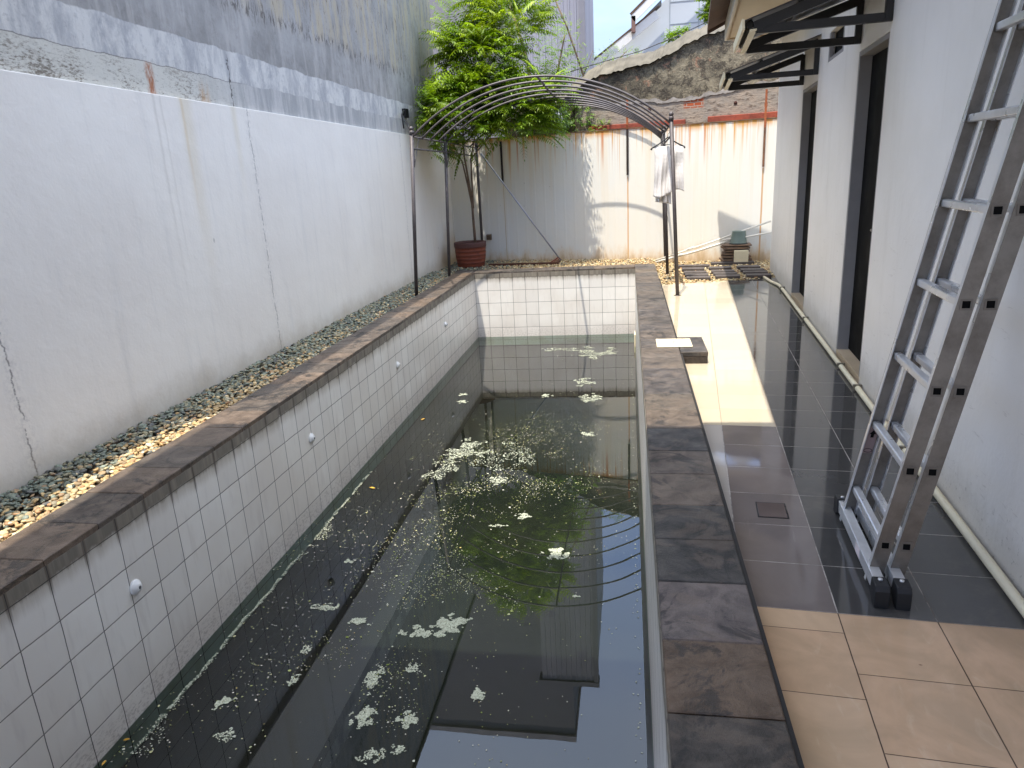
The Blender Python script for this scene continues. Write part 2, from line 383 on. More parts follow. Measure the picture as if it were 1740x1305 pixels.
# dirty lower lip
dirt = g.m('ADD', g.m('MULTIPLY', g.noise(g.scale(v, (1, 3.4, 11)), 7, 8, .78, .2), .7), g.m('MULTIPLY', g.noise(v, 2.5, 4), .3))
lip = g.mix(g.m('MULTIPLY', g.sm(dirt, .49, .60), g.sm(z, 2.36, 2.16, .35, 1)), lin(204, 201, 190), lin(124, 116, 104))
lip = g.mix(g.sm(y, 4.9, 6.4), lip, g.mix(g.sm(stre, .4, .6), lin(162, 162, 160), lin(190, 188, 184)))
b = g.mix(g.sm(wz, 2.29, 2.297, 1, 0), b, lip)
crk = g.m('MULTIPLY', g.sm(g.m('ABSOLUTE', g.m('SUBTRACT', wz, 2.293)), .006, 0), g.sm(y, 6.3, 5.6))
b = g.mix(g.m('MULTIPLY', crk, .7), b, lin(88, 84, 80))
rs = g.m('MULTIPLY', g.sm(g.m('ABSOLUTE', g.m('SUBTRACT', g.m('ADD', y, g.m('MULTIPLY', g.noise(v, 14, 3), .05)), 4.80)), .06, .015), g.m('MULTIPLY', g.sm(z, 2.31, 2.27), g.sm(g.noise(g.scale(v, (1, 9, 2)), 5, 5, .7), .32, .6)))
b = g.mix(g.m('MULTIPLY', rs, .9), b, lin(160, 92, 46))
rs2 = g.m('MULTIPLY', g.sm(g.m('ABSOLUTE', g.m('SUBTRACT', y, 5.42)), .09, .02), g.m('MULTIPLY', g.sm(z, 2.28, 2.16), g.sm(stre, .4, .55)))
b = g.mix(g.m('MULTIPLY', rs2, .6), b, lin(184, 134, 66))
ck = g.m('MULTIPLY', g.sm(g.m('ABSOLUTE', g.m('SUBTRACT', g.m('ADD', y, g.m('MULTIPLY', g.noise(v, 5, 4, .7), .3)), 5.98)), .014, .004), g.sm(z, 2.5, 2.44))
b = g.mix(g.m('MULTIPLY', ck, .8), b, lin(70, 66, 64))
g.pr(b, .85, 0, g.bump(g.m('ADD', g.m('MULTIPLY', mid, 1.0), g.m('MULTIPLY', fine, .35)), .6, .02), .2)
M_RENDER = g.mat

g = G('rust_streaked_white_sheet'); v = g.tc(); x, y, z = g.sep(v)
b = g.mix(g.sm(g.noise(g.scale(v, (1, 1, .4)), 1.6, 5, .6), .3, .7), lin(232, 226, 212), lin(226, 224, 216))
b = g.mix(g.m('MULTIPLY', g.sm(g.m('SUBTRACT', g.noise(v, 2.2, 5, .6), z), .2, -.25, 0, 0), 1), b, lin(206, 170, 120))
s1 = g.noise(g.scale(v, (16, 1, .12)), 1, 5, .7); s2 = g.noise(g.scale(v, (5.5, 1, .1), (3, 0, 0)), 1, 4, .65)
lenn = g.noise(g.scale(v, (9, 1, 0), (7, 0, 0)), 1, 3, .5)
run = g.sm(z, g.m('SUBTRACT', 2.02, g.m('MULTIPLY', g.m('POWER', lenn, 2.4), 3.0)), 2.1)
st = g.m('MULTIPLY', g.sm(s1, .52, .60), run)
b = g.mix(g.m('MULTIPLY', st, .92), b, lin(208, 146, 40))
st2 = g.m('MULTIPLY', g.sm(s2, .53, .60), g.sm(z, -.2, 2.2)); b = g.mix(g.m('MULTIPLY', st2, .16), b, lin(222, 180, 104))
topb = g.m('MULTIPLY', g.sm(z, 1.93, 2.08), g.sm(s2, .34, .56)); b = g.mix(g.m('MULTIPLY', topb, 1.0), b, lin(208, 144, 42))
sharp = g.m('MULTIPLY', g.sm(g.noise(g.scale(v, (34, 1, .1)), 1, 3, .6), .63, .68), g.sm(z, 1.3, 2.08)); b = g.mix(g.m('MULTIPLY', sharp, .85), b, lin(172, 100, 34))
for sx, za, wd, cc in ((3.22, 1.32, .016, lin(206, 142, 58)), (5.35, 1.36, .018, lin(196, 138, 60)), (1.01, 1.3, .01, lin(196, 178, 140)), (4.0, 2.1, .012, lin(200, 128, 60)), (4.45, 2.1, .02, lin(196, 116, 50)), (1.62, 2.1, .012, lin(190, 126, 66)), (4.22, 2.1, .02, lin(206, 130, 60)), (2.8, 2.1, .03, lin(196, 112, 46)), (1.3, 2.1, .02, lin(196, 120, 56))):
    k = g.m('MULTIPLY', g.sm(g.m('ABSOLUTE', g.m('SUBTRACT', g.m('ADD', x, g.m('MULTIPLY', g.noise(g.comb(0, 0, z), 2, 3), .01)), sx)), wd, wd * .3), g.sm(z, za + .02, za - .02))
    if za > 2: k = g.m('MULTIPLY', k, g.sm(z, 1.35, 2.0))
    b = g.mix(g.m('MULTIPLY', k, .8), b, cc)
lo = g.m('ADD', z, g.m('MULTIPLY', g.noise(g.scale(v, (3, 1, 1)), 1.4, 5, .7), -.7))
b = g.mix(g.m('MULTIPLY', g.sm(lo, -.15, -.45), .7), b, lin(214, 176, 120))
b = g.mix(g.m('MULTIPLY', g.sm(lo, -.3, -.5), .5), b, lin(150, 128, 96))
b = g.mix(g.m('MULTIPLY', g.sm(g.voro(v, 5), .05, .02), .55), b, lin(110, 100, 92))
g.pr(b, .5, 0, g.bump(g.noise(v, 7, 4, .6), .25, .01), .35)
M_FENCE = g.mat

g = G('mossy_old_plaster'); v = g.tc(); x, y, z = g.sep(v)
n1 = g.noise(v, 2.6, 8, .72); n2 = g.noise(v, 7, 8, .74, .4); n3 = g.noise(v, 30, 5, .75)
b = g.mix(g.sm(n1, .35, .65), lin(84, 78, 68), lin(140, 130, 110))
b = g.mix(g.m('MULTIPLY', g.sm(n2, .46, .60), .85), b, lin(64, 58, 52)); b = g.mix(g.m('MULTIPLY', g.sm(n3, .54, .62), .35), b, lin(176, 162, 136)); b = g.mix(g.m('MULTIPLY', g.sm(x, 4.2, 2.6), .6), b, lin(56, 52, 48))
b = g.mix(g.m('MULTIPLY', g.sm(g.noise(v, 5, 6, .7, 1), .58, .68), .5), b, lin(172, 128, 104))
g.pr(b, .95, 0, g.bump(g.m('ADD', n2, g.m('MULTIPLY', n3, .5)), 1.0, .035), .15)
M_OLDPL = g.mat
g = G('crumbling_bare_masonry'); v = g.tc(); x, y, z = g.sep(v)
n1 = g.noise(v, 3, 7, .7); n2 = g.noise(g.scale(v, (1, 1, 3)), 6, 7, .75)
b = g.mix(g.sm(n1, .35, .65), lin(158, 142, 126), lin(140, 132, 122)); b = g.mix(g.sm(n2, .5, .62), b, lin(104, 92, 82))
br = g.n('ShaderNodeTexBrick'); g.L(g.comb(x, z, 0), br.inputs['Vector']); br.inputs['Scale'].default_value = 4.2
br.inputs['Color1'].default_value = lin(176, 92, 60); br.inputs['Color2'].default_value = lin(150, 76, 50); br.inputs['Mortar'].default_value = lin(156, 140, 126); br.inputs['Mortar Size'].default_value = .03
bm_ = g.m('MULTIPLY', g.sm(g.m('ABSOLUTE', g.m('SUBTRACT', g.m('ADD', x, g.m('MULTIPLY', g.noise(v, 8, 4), .12)), 4.28)), .18, .12), g.sm(z, 2.34, 2.37))
b = g.mix(bm_, b, br.outputs[0])
g.pr(b, .95, 0, g.bump(n2, .9, .02), .15); M_BARE = g.mat
M_CEMCAP = simple('grey_cement_cap', lin(98, 92, 80), .9, var=.45, nsc=5, bump=.5, bd=.015)
M_REDTRIM = simple('peeling_red_paint', lin(140, 62, 40), .7, var=.35, nsc=18, bump=.5, bd=.01)
g = G('pale_grey_cladding'); v = g.tc(); b = g.mix(g.sm(g.noise(g.scale(v, (2, 2, .15)), 1, 5, .6), .3, .7), lin(136, 134, 142), lin(152, 150, 158)); g.pr(b, .6, 0, None, .3); M_CLAD = g.mat
M_FARB = simple('grey_far_render', lin(120, 118, 124), .85, var=.12, nsc=3, bump=.2, bd=.02)
M_WHITEB = simple('white_house_paint', lin(176, 182, 188), .6, var=.04, nsc=2, bump=0)
M_TRIMW = simple('white_rake_board', lin(216, 216, 214), .5, var=.03, nsc=3, bump=0)
M_ROOFD = simple('brown_roof_sheet', lin(92, 72, 58), .8, var=.3, nsc=9, bump=.4, bd=.01)

g = G('house_white_wall'); v = g.tc(); x, y, z = g.sep(v)
b = g.mix(g.sm(g.noise(v, 1.1, 5, .6), .3, .7), lin(228, 224, 216), lin(236, 232, 225))
b = g.mix(g.m('MULTIPLY', g.sm(g.noise(g.scale(v, (1, 5, .5)), 1.4, 5, .6), .52, .8), .25), b, lin(196, 190, 180))
b = g.mix(g.m('MULTIPLY', g.sm(g.noise(v, 34, 5, .75), .6, .68), g.sm(z, .25, -.1)), b, lin(150, 144, 134))
b = g.mix(g.m('MULTIPLY', g.sm(g.voro(g.scale(v, (1, 1, .35)), 2.2), .035, .02), .5), b, lin(120, 114, 106))
b = g.mix(g.m('MULTIPLY', g.m('MULTIPLY', g.sm(g.noise(g.scale(v, (1, 2, 14)), 3, 6, .75), .60, .68), g.sm(z, 1.6, .2)), .35), b, lin(160, 152, 142))
b = g.mix(g.m('MULTIPLY', g.sm(g.m('ADD', z, g.m('MULTIPLY', g.noise(v, 4, 5, .7), -.3)), .02, -.2), .5), b, lin(176, 166, 150))
g.pr(b, .5, 0, g.bump(g.m('ADD', g.noise(v, 2.2, 5, .55), g.m('MULTIPLY', g.noise(v, 45, 4), .08)), .45, .03), .35)
M_HWALL = g.mat
M_JAMB = simple('grey_door_frame', lin(140, 138, 138), .5, var=.1, nsc=9, bump=.1)
M_DOOR = simple('black_door', lin(5, 5, 5), .75, var=.2, nsc=20, bump=.1, spec=.15)
M_SOFFIT = simple('cream_soffit', lin(206, 190, 158), .6, var=.06, nsc=4, bump=0)
M_FASC = simple('pale_fascia', lin(214, 206, 188), .55, var=.06, nsc=4, bump=0)
M_BLACK = simple('black_steel', lin(24, 23, 24), .45, var=.25, nsc=30, bump=.15)
g = G('smoked_canopy_sheet'); v = g.tc(); gd = g.pr(lin(58, 52, 50), .35, 0, None, .5); gd.inputs['Transmission Weight'].default_value = .25; M_CANO = g.mat
M_CREAM = simple('cream_plastic', lin(222, 210, 178), .45, var=.06, nsc=12, bump=0)
M_SHADE_ROOF = simple('shade_roof_ceiling', lin(150, 140, 130), .7, var=.06, nsc=3, bump=0)
M_SOIL = simple('dark_soil', lin(70, 58, 46), .95, var=.4, nsc=14, bump=.8, bd=.02)
M_GROUND = simple('dusty_ground', lin(132, 118, 100), .95, var=.2, nsc=4, bump=.4, bd=.02)

# ------------------------------------------------------------------ ground and pool
mb = MB(); mb.box(-60, -3.9, -60, 120, -.6, -.5); mb.box(4.5, 60, -60, 120, -.6, -.5); mb.box(-3.9, 4.5, 13.9, 120, -.6, -.5); mb.box(-3.9, 4.5, -60, -2.6, -.6, -.5)
tag(mb.build('ground', M_GROUND), kind='structure')
# gravel beds (soil under the stones)
mb = MB(); mb.box(-3.165, -2.72, -2.6, 11.2, -.4, -.035); mb.box(-3.165, .10, 11.25, 13.2, -.4, -.052); mb.box(.10, 2.3, 9.6, 13.2, -.4, -.115)
tag(mb.build('gravel_bed', M_SOIL), kind='structure')
# pool basin
fx1 = XL + (XI - XL); 
def far_y(x): return YF + (x - XL) * math.tan(PSI)
mb = MB(); mb.box(XL - .12, XL, YN, 11.2, -2.1, -.03)
tag(mb.build('pool_wall', M_TL), 'white tiled side wall of the pool with dark grout', kind='structure')
mb = MB(); mb.box(XI, XI + .12, YN, 11.2, -2.1, -.03)
tag(mb.build('pool_wall', M_TL), kind='structure')
mb = MB(); mb.box(0, 2.52, 0, .1, -2.1, -.03)
o = mb.build('pool_end_wall', M_TF, loc=(XL, YF, 0), rz=PSI); tag(o, kind='structure')
mb = MB(); mb.box(XL, XI, YN - .12, YN, -2.1, -.03); tag(mb.build('pool_end_wall', M_TL), kind='structure')
mb = MB(); mb.box(XL - .1, XI + .1, YN - .1, 11.25, -2.2, -2.12)
tag(mb.build('pool_floor', simple('algae_floor', lin(18, 22, 14), .9, var=.4, nsc=6, bump=0)), kind='structure')
mb = MB(); mb.add([(XL - .01, YN, ZW), (XI + .01, YN, ZW), (XI + .01, 11.2, ZW), (XL - .01, 11.2, ZW)], [(0, 1, 2, 3)])
water = tag(mb.build('water', M_WATER), kind='structure')
# coping slabs
V, F, MI, COL = [], [], [], []
def slab(x0, x1, y0, y1, col, z=0, th=.035, M=None):
    gp = .0022; z += random.uniform(-.0015, .0015)
    b_ = MB(); e = .004
    x0 += gp; x1 -= gp; y0 += gp; y1 -= gp
    vs = [(x0, y0, z - th), (x1, y0, z - th), (x1, y1, z - th), (x0, y1, z - th), (x0, y0, z - e), (x1, y0, z - e), (x1, y1, z - e), (x0, y1, z - e), (x0 + e, y0 + e, z), (x1 - e, y0 + e, z), (x1 - e, y1 - e, z), (x0 + e, y1 - e, z)]
    if M is not None: vs = [tuple(M @ Vector(q)) for q in vs]
    o_ = len(V); V.extend(vs); COL.extend([col[:3]] * 12)
    for f in [(0, 3, 2, 1), (0, 1, 5, 4), (1, 2, 6, 5), (2, 3, 7, 6), (3, 0, 4, 7), (4, 5, 9, 8), (5, 6, 10, 9), (6, 7, 11, 10), (7, 4, 8, 11), (8, 9, 10, 11)]: F.append([i + o_ for i in f])
sl_cols = [lin(86, 80, 78), lin(104, 94, 84), lin(72, 70, 72), lin(112, 98, 84), lin(92, 86, 82), lin(80, 74, 70), lin(98, 88, 80)]
near_r = {0: lin(70, 62, 54), 1: lin(64, 58, 52), 2: lin(112, 88, 64), 3: lin(122, 112, 112), 4: lin(40, 40, 42), 5: lin(34, 34, 36), 6: lin(112, 98, 86), 7: lin(98, 86, 78), 8: lin(52, 54, 60), 9: lin(112, 98, 84), 10: lin(104, 94, 82)}
yj = [1.0, 1.33, 1.65, 1.97, 2.31, 2.62, 2.93, 3.27, 3.57, 3.91]
while yj[-1] < 11.0: yj.append(yj[-1] + .327)
yj[-1] = 11.08
yj = [.35, .67] + yj
for i in range(len(yj) - 1):
    k = i - 2
    slab(XI, XO, yj[i], yj[i + 1], near_r.get(k, random.choice(sl_cols)))
yl = [.35]
while yl[-1] < 10.9: yl.append(yl[-1] + .3215)
yl[-1] = 11.01
for i in range(len(yl) - 1): slab(XL - .33, XL, yl[i], yl[i + 1], random.choice([lin(112, 96, 82), lin(100, 88, 78), lin(120, 102, 86), lin(90, 80, 72)]))
Mf = Matrix.Translation((XL - .33, YF, 0)) @ Matrix.Rotation(PSI, 4, 'Z')
for i in range(10):
    a = .0 + i * .315; slab(a, min(a + .315, 3.146), 0, .33, random.choice(sl_cols), M=Mf)
for i in range(8): slab(XL - .33 + i * .393, XL - .33 + (i + 1) * .393, .02, .35, random.choice(sl_cols))
# raised service pit joined to the coping
slab(XO, .63, 5.70, 6.24, lin(74, 72, 74))
o = np_mesh('pool_coping', np.array(V), np.array(F), M_SLATE, np.array(COL), smooth=False); tag(o, kind='structure')
mb = MB(); mb.box(XI + .125, XO - .008, .36, 11.05, -.5, -.036); mb.box(XL - .32, XL - .125, .36, 11.05, -.5, -.036)
mb.box(XO, XO + .014, .3, 5.69, -.2, -.012); mb.box(XO, XO + .012, 6.25, 9.9, -.2, -.012)
mb.box(0, 3.14, .105, .325, -.5, -.036, M=Mf)
tag(mb.build('coping_base', M_MORTAR), kind='structure')
mb = MB(); mb.box(XO + .002, .626, 5.704, 6.236, -.11, -.036)
tag(mb.build('valve_pit', simple('dark_pit_stone', lin(62, 54, 48), .85, var=.5, nsc=30, bump=.8, bd=.008), bevel=.003), 'low dark stone box joined to the coping beside the cream tiles', 'box')

# terrace
pts = [(.2, -2.6), (.2, 9.86), (.55, 9.9), (.85, 10.06), (1.95, 10.3)]
pts = [(Vector((a, b_, 0)).dot(HN), Vector((a, b_, 0)).dot(HD)) for a, b_ in pts] + [(1.9, 10.1), (1.9, -2.6)]
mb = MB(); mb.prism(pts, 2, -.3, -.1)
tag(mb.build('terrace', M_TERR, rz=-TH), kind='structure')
mb = MB(); mb.box(-3.16, .2, -2.6, .3, -.3, -.1); tag(mb.build('near_paving', M_GROUND), kind='structure')

# ------------------------------------------------------------------ pebbles
ico = None
def icosphere():
    import bmesh
    bm = bmesh.new(); bmesh.ops.create_icosphere(bm, subdivisions=1, radius=1)
    v_ = np.array([q.co[:] for q in bm.verts]); f_ = np.array([[q.index for q in f.verts] for f in bm.faces]); bm.free()
    # one smooth-ish split: subdivide once more
    bm = bmesh.new(); bmesh.ops.create_icosphere(bm, subdivisions=2, radius=1); bm.verts.ensure_lookup_table()
    v2 = np.array([q.co[:] for q in bm.verts]); f2 = np.array([[q.index for q in f.verts] for f in bm.faces]); bm.free()
    return (v_, f_), (v2, f2)
ICO1, ICO2 = icosphere()
def stones(name, pos, size, cols, mat, ico, flat=.45):
    n = len(pos); v0, f0 = ico; k = len(v0)
    sc = np.stack([size * rng.uniform(.8, 1.35, n), size * rng.uniform(.6, .95, n), size * flat * rng.uniform(.7, 1.2, n)], 1)
    a = rng.uniform(0, 2 * np.pi, n); tx = rng.normal(0, .28, n); ty = rng.normal(0, .28, n)
    base = v0[None] * (1 + rng.normal(0, .07, (n, k, 1)))
    P = base * sc[:, None, :]
    x_, y_, z_ = P[..., 0], P[..., 1], P[..., 2]
    y_, z_ = y_ * np.cos(tx)[:, None] - z_ * np.sin(tx)[:, None], y_ * np.sin(tx)[:, None] + z_ * np.cos(tx)[:, None]
    x_, z_ = x_ * np.cos(ty)[:, None] + z_ * np.sin(ty)[:, None], -x_ * np.sin(ty)[:, None] + z_ * np.cos(ty)[:, None]
    X_ = x_ * np.cos(a)[:, None] - y_ * np.sin(a)[:, None]; Y_ = x_ * np.sin(a)[:, None] + y_ * np.cos(a)[:, None]
    P = np.stack([X_, Y_, z_], -1) + pos[:, None, :]
    Fc = (f0[None] + (np.arange(n) * k)[:, None, None]).reshape(-1, 3)
    o = np_mesh(name, P.reshape(-1, 3), Fc, mat, np.repeat(cols, k, 0)); return o
g = G('pebble_stone'); v = g.tc(); c_ = g.attr('tint'); nz = g.noise(v, 70, 5, .7)
g.pr(g.mix(g.sm(nz, .3, .7), g.mix(.35, c_, (0, 0, 0, 1)), c_), .55, 0, g.bump(nz, .3, .003), .4); M_PEB = g.mat
def pick(cols, w, n): 
    w = np.array(w, float); i = rng.choice(len(cols), n, p=w / w.sum()); c = np.array([q[:3] for q in cols])[i]; return c * rng.uniform(.75, 1.2, (n, 1))
GREEN = [lin(122, 128, 112), lin(134, 142, 126), lin(146, 140, 114), lin(98, 104, 96), lin(150, 142, 112), lin(104, 104, 98), lin(168, 138, 104)]
TAN = [lin(206, 176, 124), lin(190, 158, 108), lin(214, 190, 144), lin(176, 150, 112), lin(196, 150, 108), lin(150, 140, 116), lin(222, 206, 170)]
def strip(n, x0, x1, y0, y1, zf, size):
    p = np.stack([rng.uniform(x0, x1, n), rng.uniform(y0, y1, n), np.zeros(n)], 1); s_ = rng.uniform(*size, n); p[:, 2] = zf(p) + rng.uniform(-.012, .012, n); return p, s_
P_, S_ = strip(9000, -3.16, -2.745, 1.6, 11.3, lambda p: -.018 + np.clip(-(p[:, 0] + 2.95) * .06, -.01, .016), (.011, .0215))
t = np.clip((P_[:, 0] + 3.16) / .42, 0, 1); sunlit_p = rng.uniform(0, 1, len(P_)) < (t * 1.5 - .35) * np.clip((7.6 - P_[:, 1]) / 3, .25, 1)  # tan away from the wall, green beside it: wall shadow put into pebble colours
cols = np.where(sunlit_p[:, None], pick(TAN, [3, 2, 3, 2, 1, 1, 2], len(P_)), pick(GREEN, [4, 4, 3, 2, 2, 2, 1], len(P_)))
tag(stones('pebbles', P_, S_, cols, M_PEB, ICO2), 'green-grey and tan pebbles filling the strip between pool and white wall', 'pebbles', kind='stuff')
P1_, S1_ = strip(5200, -3.15, .44, 11.38, 12.95, lambda p: -.042 + 0 * p[:, 0], (.012, .021))
P2_, S2_ = strip(5400, .43, 2.25, 9.75, 12.45, lambda p: -.098 + 0 * p[:, 0], (.012, .021))
P_ = np.concatenate([P1_, P2_]); S_ = np.concatenate([S1_, S2_]); 
gcol = np.where((rng.uniform(0, 1, len(P_)) < np.clip((-1.6 - P_[:, 0]) * .9, 0, .85))[:, None], pick(GREEN, [4, 4, 3, 2, 2, 2, 1], len(P_)), pick(TAN, [4, 2, 4, 1, 1, 1, 3], len(P_)))
keep = ~((P_[:, 1] < 9.9 + (P_[:, 0] - .55) * .25) & (P_[:, 0] > .42))
P_, S_, gcol = P_[keep], S_[keep], gcol[keep]
tag(stones('gravel', P_, S_, gcol, M_PEB, ICO1, .6), 'pale yellow gravel covering the ground along the foot of the rusty fence', 'gravel', kind='stuff')

# ------------------------------------------------------------------ left wall and building
mb = MB(); mb.box(-3.42, -3.17, -2.6, 13.25, -.5, 2.09)
tag(mb.build('garden_wall', M_WALLW, bevel=.006), 'long white painted garden wall with cracks, left of the pool', 'wall')
t = thing('old_building', 'tall weathered grey rendered building rising behind the white garden wall', 'building', (-3.2, 3.1, 0))
mb = MB(); mb.box(-3.2, 0, 0, 9.5, 2.094, 4.8)
o = mb.build('wall', M_RENDER, loc=(0, 0, 0)); o.parent = t; o.data.transform(Matrix.Translation((0, 3.1, 0)))
o.data.transform(Matrix.Translation((-3.2, 0, 0))); o.location = (3.2, -3.1, 0)
mb = MB(); mb.box(-6.45, -3.17, 3.05, 12.65, 4.8, 4.88); o = mb.build('roof_edge', M_CEMCAP, t); o.location = (3.2, -3.1, 0)
# conduit stub
t = thing('iron_bracket', 'black bent iron bracket sticking out of the grey building above the pergola post', 'bracket', (-3.2, 9.6, 2.3))
mb = MB(); mb.tube([(0, 1.0, .06), (.06, .8, .10), (.12, .5, .02), (.3, .1, -.12), (.5, -.4, -.28)], .012, 6); mb.tube([(.12, .5, .02), (.13, .5, -.16)], .01, 6); mb.box(-.01, .05, .92, 1.08, .02, .14)
mb.build('arm', M_BLACK, t)

# ------------------------------------------------------------------ fence at the back
FA = Vector((-3.17, 13.05, 0)); FBv = Vector((2.2, 12.1, 0)); FD = (FBv - FA).normalized(); FANG = math.atan2(FD.y, FD.x)
t = thing('metal_fence', 'white sheet metal fence streaked with orange rust at the far end of the yard', 'fence', FA, FANG)
mb = MB(); prof = []; s_ = 0.0
while s_ < 6.2:
    prof += [(s_, 0), (s_ + .135, 0), (s_ + .145, -.0012), (s_ + .168, -.0012), (s_ + .178, 0)]; s_ += .178
vs = [(a, b_, -.3) for a, b_ in prof] + [(a, b_, 2.07 + .004 * sin(a * 9)) for a, b_ in prof] 
n_ = len(prof); mb.add(vs, [(i, i + 1, n_ + i + 1, n_ + i) for i in range(n_ - 1)])
mb.add([(0, .03, -.3), (6.2, .03, -.3), (6.2, .03, 2.06), (0, .03, 2.06)], [(0, 1, 2, 3)])
mb.build('sheet', M_FENCE, t, recalc=False)
M_RUSTBAR = simple('rusty_angle_bar', lin(158, 88, 52), .85, var=.35, nsc=30, bump=.5, bd=.004)
M_DARKBAR = simple('dark_angle_bar', lin(44, 32, 28), .7, var=.4, nsc=30, bump=.4, bd=.004)
for sx, z0, z1, zs, mm in ((3.215, 1.35, 2.52, 2.07, (M_DARKBAR, M_RUSTBAR)), (5.345, 1.37, 2.5, 1.95, (simple('brown_bar', lin(120, 84, 62), .85, var=.4, nsc=30), M_RUSTBAR)), (1.005, 1.33, 2.02, 2.3, (M_DARKBAR, M_DARKBAR))):
    mb = MB(); mb.box(sx - .016, sx + .016, -.034, -.012, z0, min(zs, z1), 0)
    if z1 > zs: mb.box(sx - .016, sx + .016, -.034, -.012, zs, z1, 1); mb.box(sx - .022, sx + .022, -.036, -.014, z1 - .25, z1 - .19, 1)
    mb.build('post', list(mm), t)
mb = MB(); mb.box(0, 5.95, -.012, .034, 2.075, 2.09); mb.build('top_strip', simple('dirty_fence_top', lin(120, 96, 72), .9, var=.4, nsc=20), t)
t = thing('outlet_box', 'small brown outlet box on the fence right of the plant pot', 'outlet box', (-2.49, 12.905, .39), FANG)
mb = MB(); mb.box(-.045, .045, -.05, -.002, -.05, .05); mb.build('box', simple('brown_box', lin(112, 92, 72), .6), t, bevel=.006)
mb = MB(); mb.box(-.03, .03, -.058, -.051, -.03, .03); mb.build('cover', simple('brown_cover', lin(86, 70, 56), .6), t)

# old wall behind the fence
t = thing('old_wall', 'crumbling mossy masonry wall with a sloping top behind the rusty fence', 'wall', FA + Vector((.17, .98, 0)) * .5, FANG)
W0 = Vector((-3.17 + .087, 13.05 + .49, 0))
def wl(x): return (x - W0.x) / FD.x
# outline (local s, z)
up = [(wl(-2.2), 2.35), (wl(-1.2), 2.6), (wl(-.6), 2.95), (wl(-.3), 3.0), (wl(0), 3.04), (wl(.35), 3.1), (wl(.6), 3.16), (wl(.9), 3.30), (wl(1.24), 3.42), (wl(1.6), 3.47), (wl(2.6), 3.62)]
fine_up = []
for i in range(len(up) - 1):
    for k in range(8):
        a = interp(up[i], up[i + 1], k / 8); fine_up.append((a[0], a[1] + random.uniform(-.018, .018)))
fine_up.append(up[-1])
mb = MB(); low_ = 2.46
mb.prism([(fine_up[0][0], 1.8)] + [(fine_up[-1][0], 1.8)] + fine_up[::-1], 1, .03, .3)
mb.build('plaster', M_OLDPL, t)
jag = [(wl(-.9), 2.5), (wl(-.3), 2.47), (wl(.45), 2.50), (wl(.5), 2.46), (wl(1.0), 2.47), (wl(1.3), 2.52), (wl(1.6), 2.54), (wl(1.9), 2.6), (wl(2.5), 2.62)]
jj = []
for i in range(len(jag) - 1):
    for k in range(8):
        a = interp(jag[i], jag[i + 1], k / 8); jj.append((a[0], a[1] + random.uniform(-.014, .014)))
mb = MB(); mb.prism([(jj[0][0], 1.8), (jj[-1][0], 1.8)] + jj[::-1], 1, .004, .028); mb.build('bare_masonry', M_BARE, t)
# lip of plaster overhanging the bare band
mb = MB(); mb.prism([(a, z) for a, z in jj] + [(a, z + .05 + .02 * math.sin(a * 23)) for a, z in jj[::-1]], 1, -.012, .03); mb.build('plaster_lip', simple('grey_plaster_lip', lin(150, 142, 134), .9, var=.4, nsc=14, bump=.6, bd=.01), t)
capu = [(a, z + .14) for a, z in up]; 
vs = []; 
for i, (a, z) in enumerate(fine_up): vs += [(a, -.03 + random.uniform(-.012, .012), z + .004), (a, .40, z + .004 + max(.10, .25 - .10 * max(0, a - 4.0)) + .008 * sin(a * 5)), (a, .42, z - .2)]
fs = []
for i in range(len(fine_up) - 1):
    o_ = i * 3; fs += [(o_, o_ + 3, o_ + 4, o_ + 1), (o_ + 1, o_ + 4, o_ + 5, o_ + 2)]
mb = MB(); mb.add(vs, fs); mb.build('cement_cap', M_CEMCAP, t)
mb = MB(); mb.box(wl(-.66), wl(.95), -.05, .003, 2.07, 2.185); mb.build('red_trim', M_REDTRIM, t, bevel=.008)
mb = MB(); mb.box(wl(1.3), wl(2.5), -.06, .003, 2.105, 2.2); mb.build('red_trim', M_REDTRIM, t, bevel=.01)
for hx in (.36, 1.72):
    mb = MB(); mb.tube([(wl(hx), -.004, 2.38), (wl(hx), .02, 2.38)], .028, 10); mb.build('drain_hole', simple('dark_hole', lin(60, 30, 20), .9), t)
t = thing('broken_roof_piece', 'crumpled grey metal scrap lying on the old wall beside the shrub', 'scrap metal', (-1.2, 13.2, 2.4))
mb = MB(); vs = []
for i in range(7):
    for j in range(5): vs.append((-.14 + i * .05, -.03 + .05 * sin(i * 1.3 + j), -.12 + j * .06 + .02 * cos(i * 2.2 + j)))
mb.add(vs, [(i * 5 + j, (i + 1) * 5 + j, (i + 1) * 5 + j + 1, i * 5 + j + 1) for i in range(6) for j in range(4)]); mb.build('sheet', simple('grey_scrap', lin(150, 156, 166), .5, .3, nsc=9), t)

# ------------------------------------------------------------------ far buildings
t = thing('cladded_building', 'pale grey vertically clad building rising behind the tree, right of the mauve block', 'building', (-1.8, 17, 0))
mb = MB(); x0, x1 = -.68, .87; prof = []; s_ = x0
while s_ < x1 - .02: prof += [(s_, 0), (s_ + .09, 0), (s_ + .10, -.025), (s_ + .13, -.025), (s_ + .14, 0)]; s_ += .14
prof.append((x1, 0)); n_ = len(prof)
mb.add([(a, b_, 0) for a, b_ in prof] + [(a, b_, 10.35) for a, b_ in prof], [(i, i + 1, n_ + i + 1, n_ + i) for i in range(n_ - 1)])
mb.box(x0, x1 - .001, .002, 5, 0, 10.34); mb.build('cladding', M_CLAD, t)
mb = MB(); mb.box(x1 - .10, x1 + .03, -.04, .10, 0, 10.36); mb.build('corner_strip', M_FARB, t)
mb = MB(); mb.box(x0 - .1, x1 + .05, -.05, .3, 10.36, 10.5); mb.build('parapet', M_FARB, t)
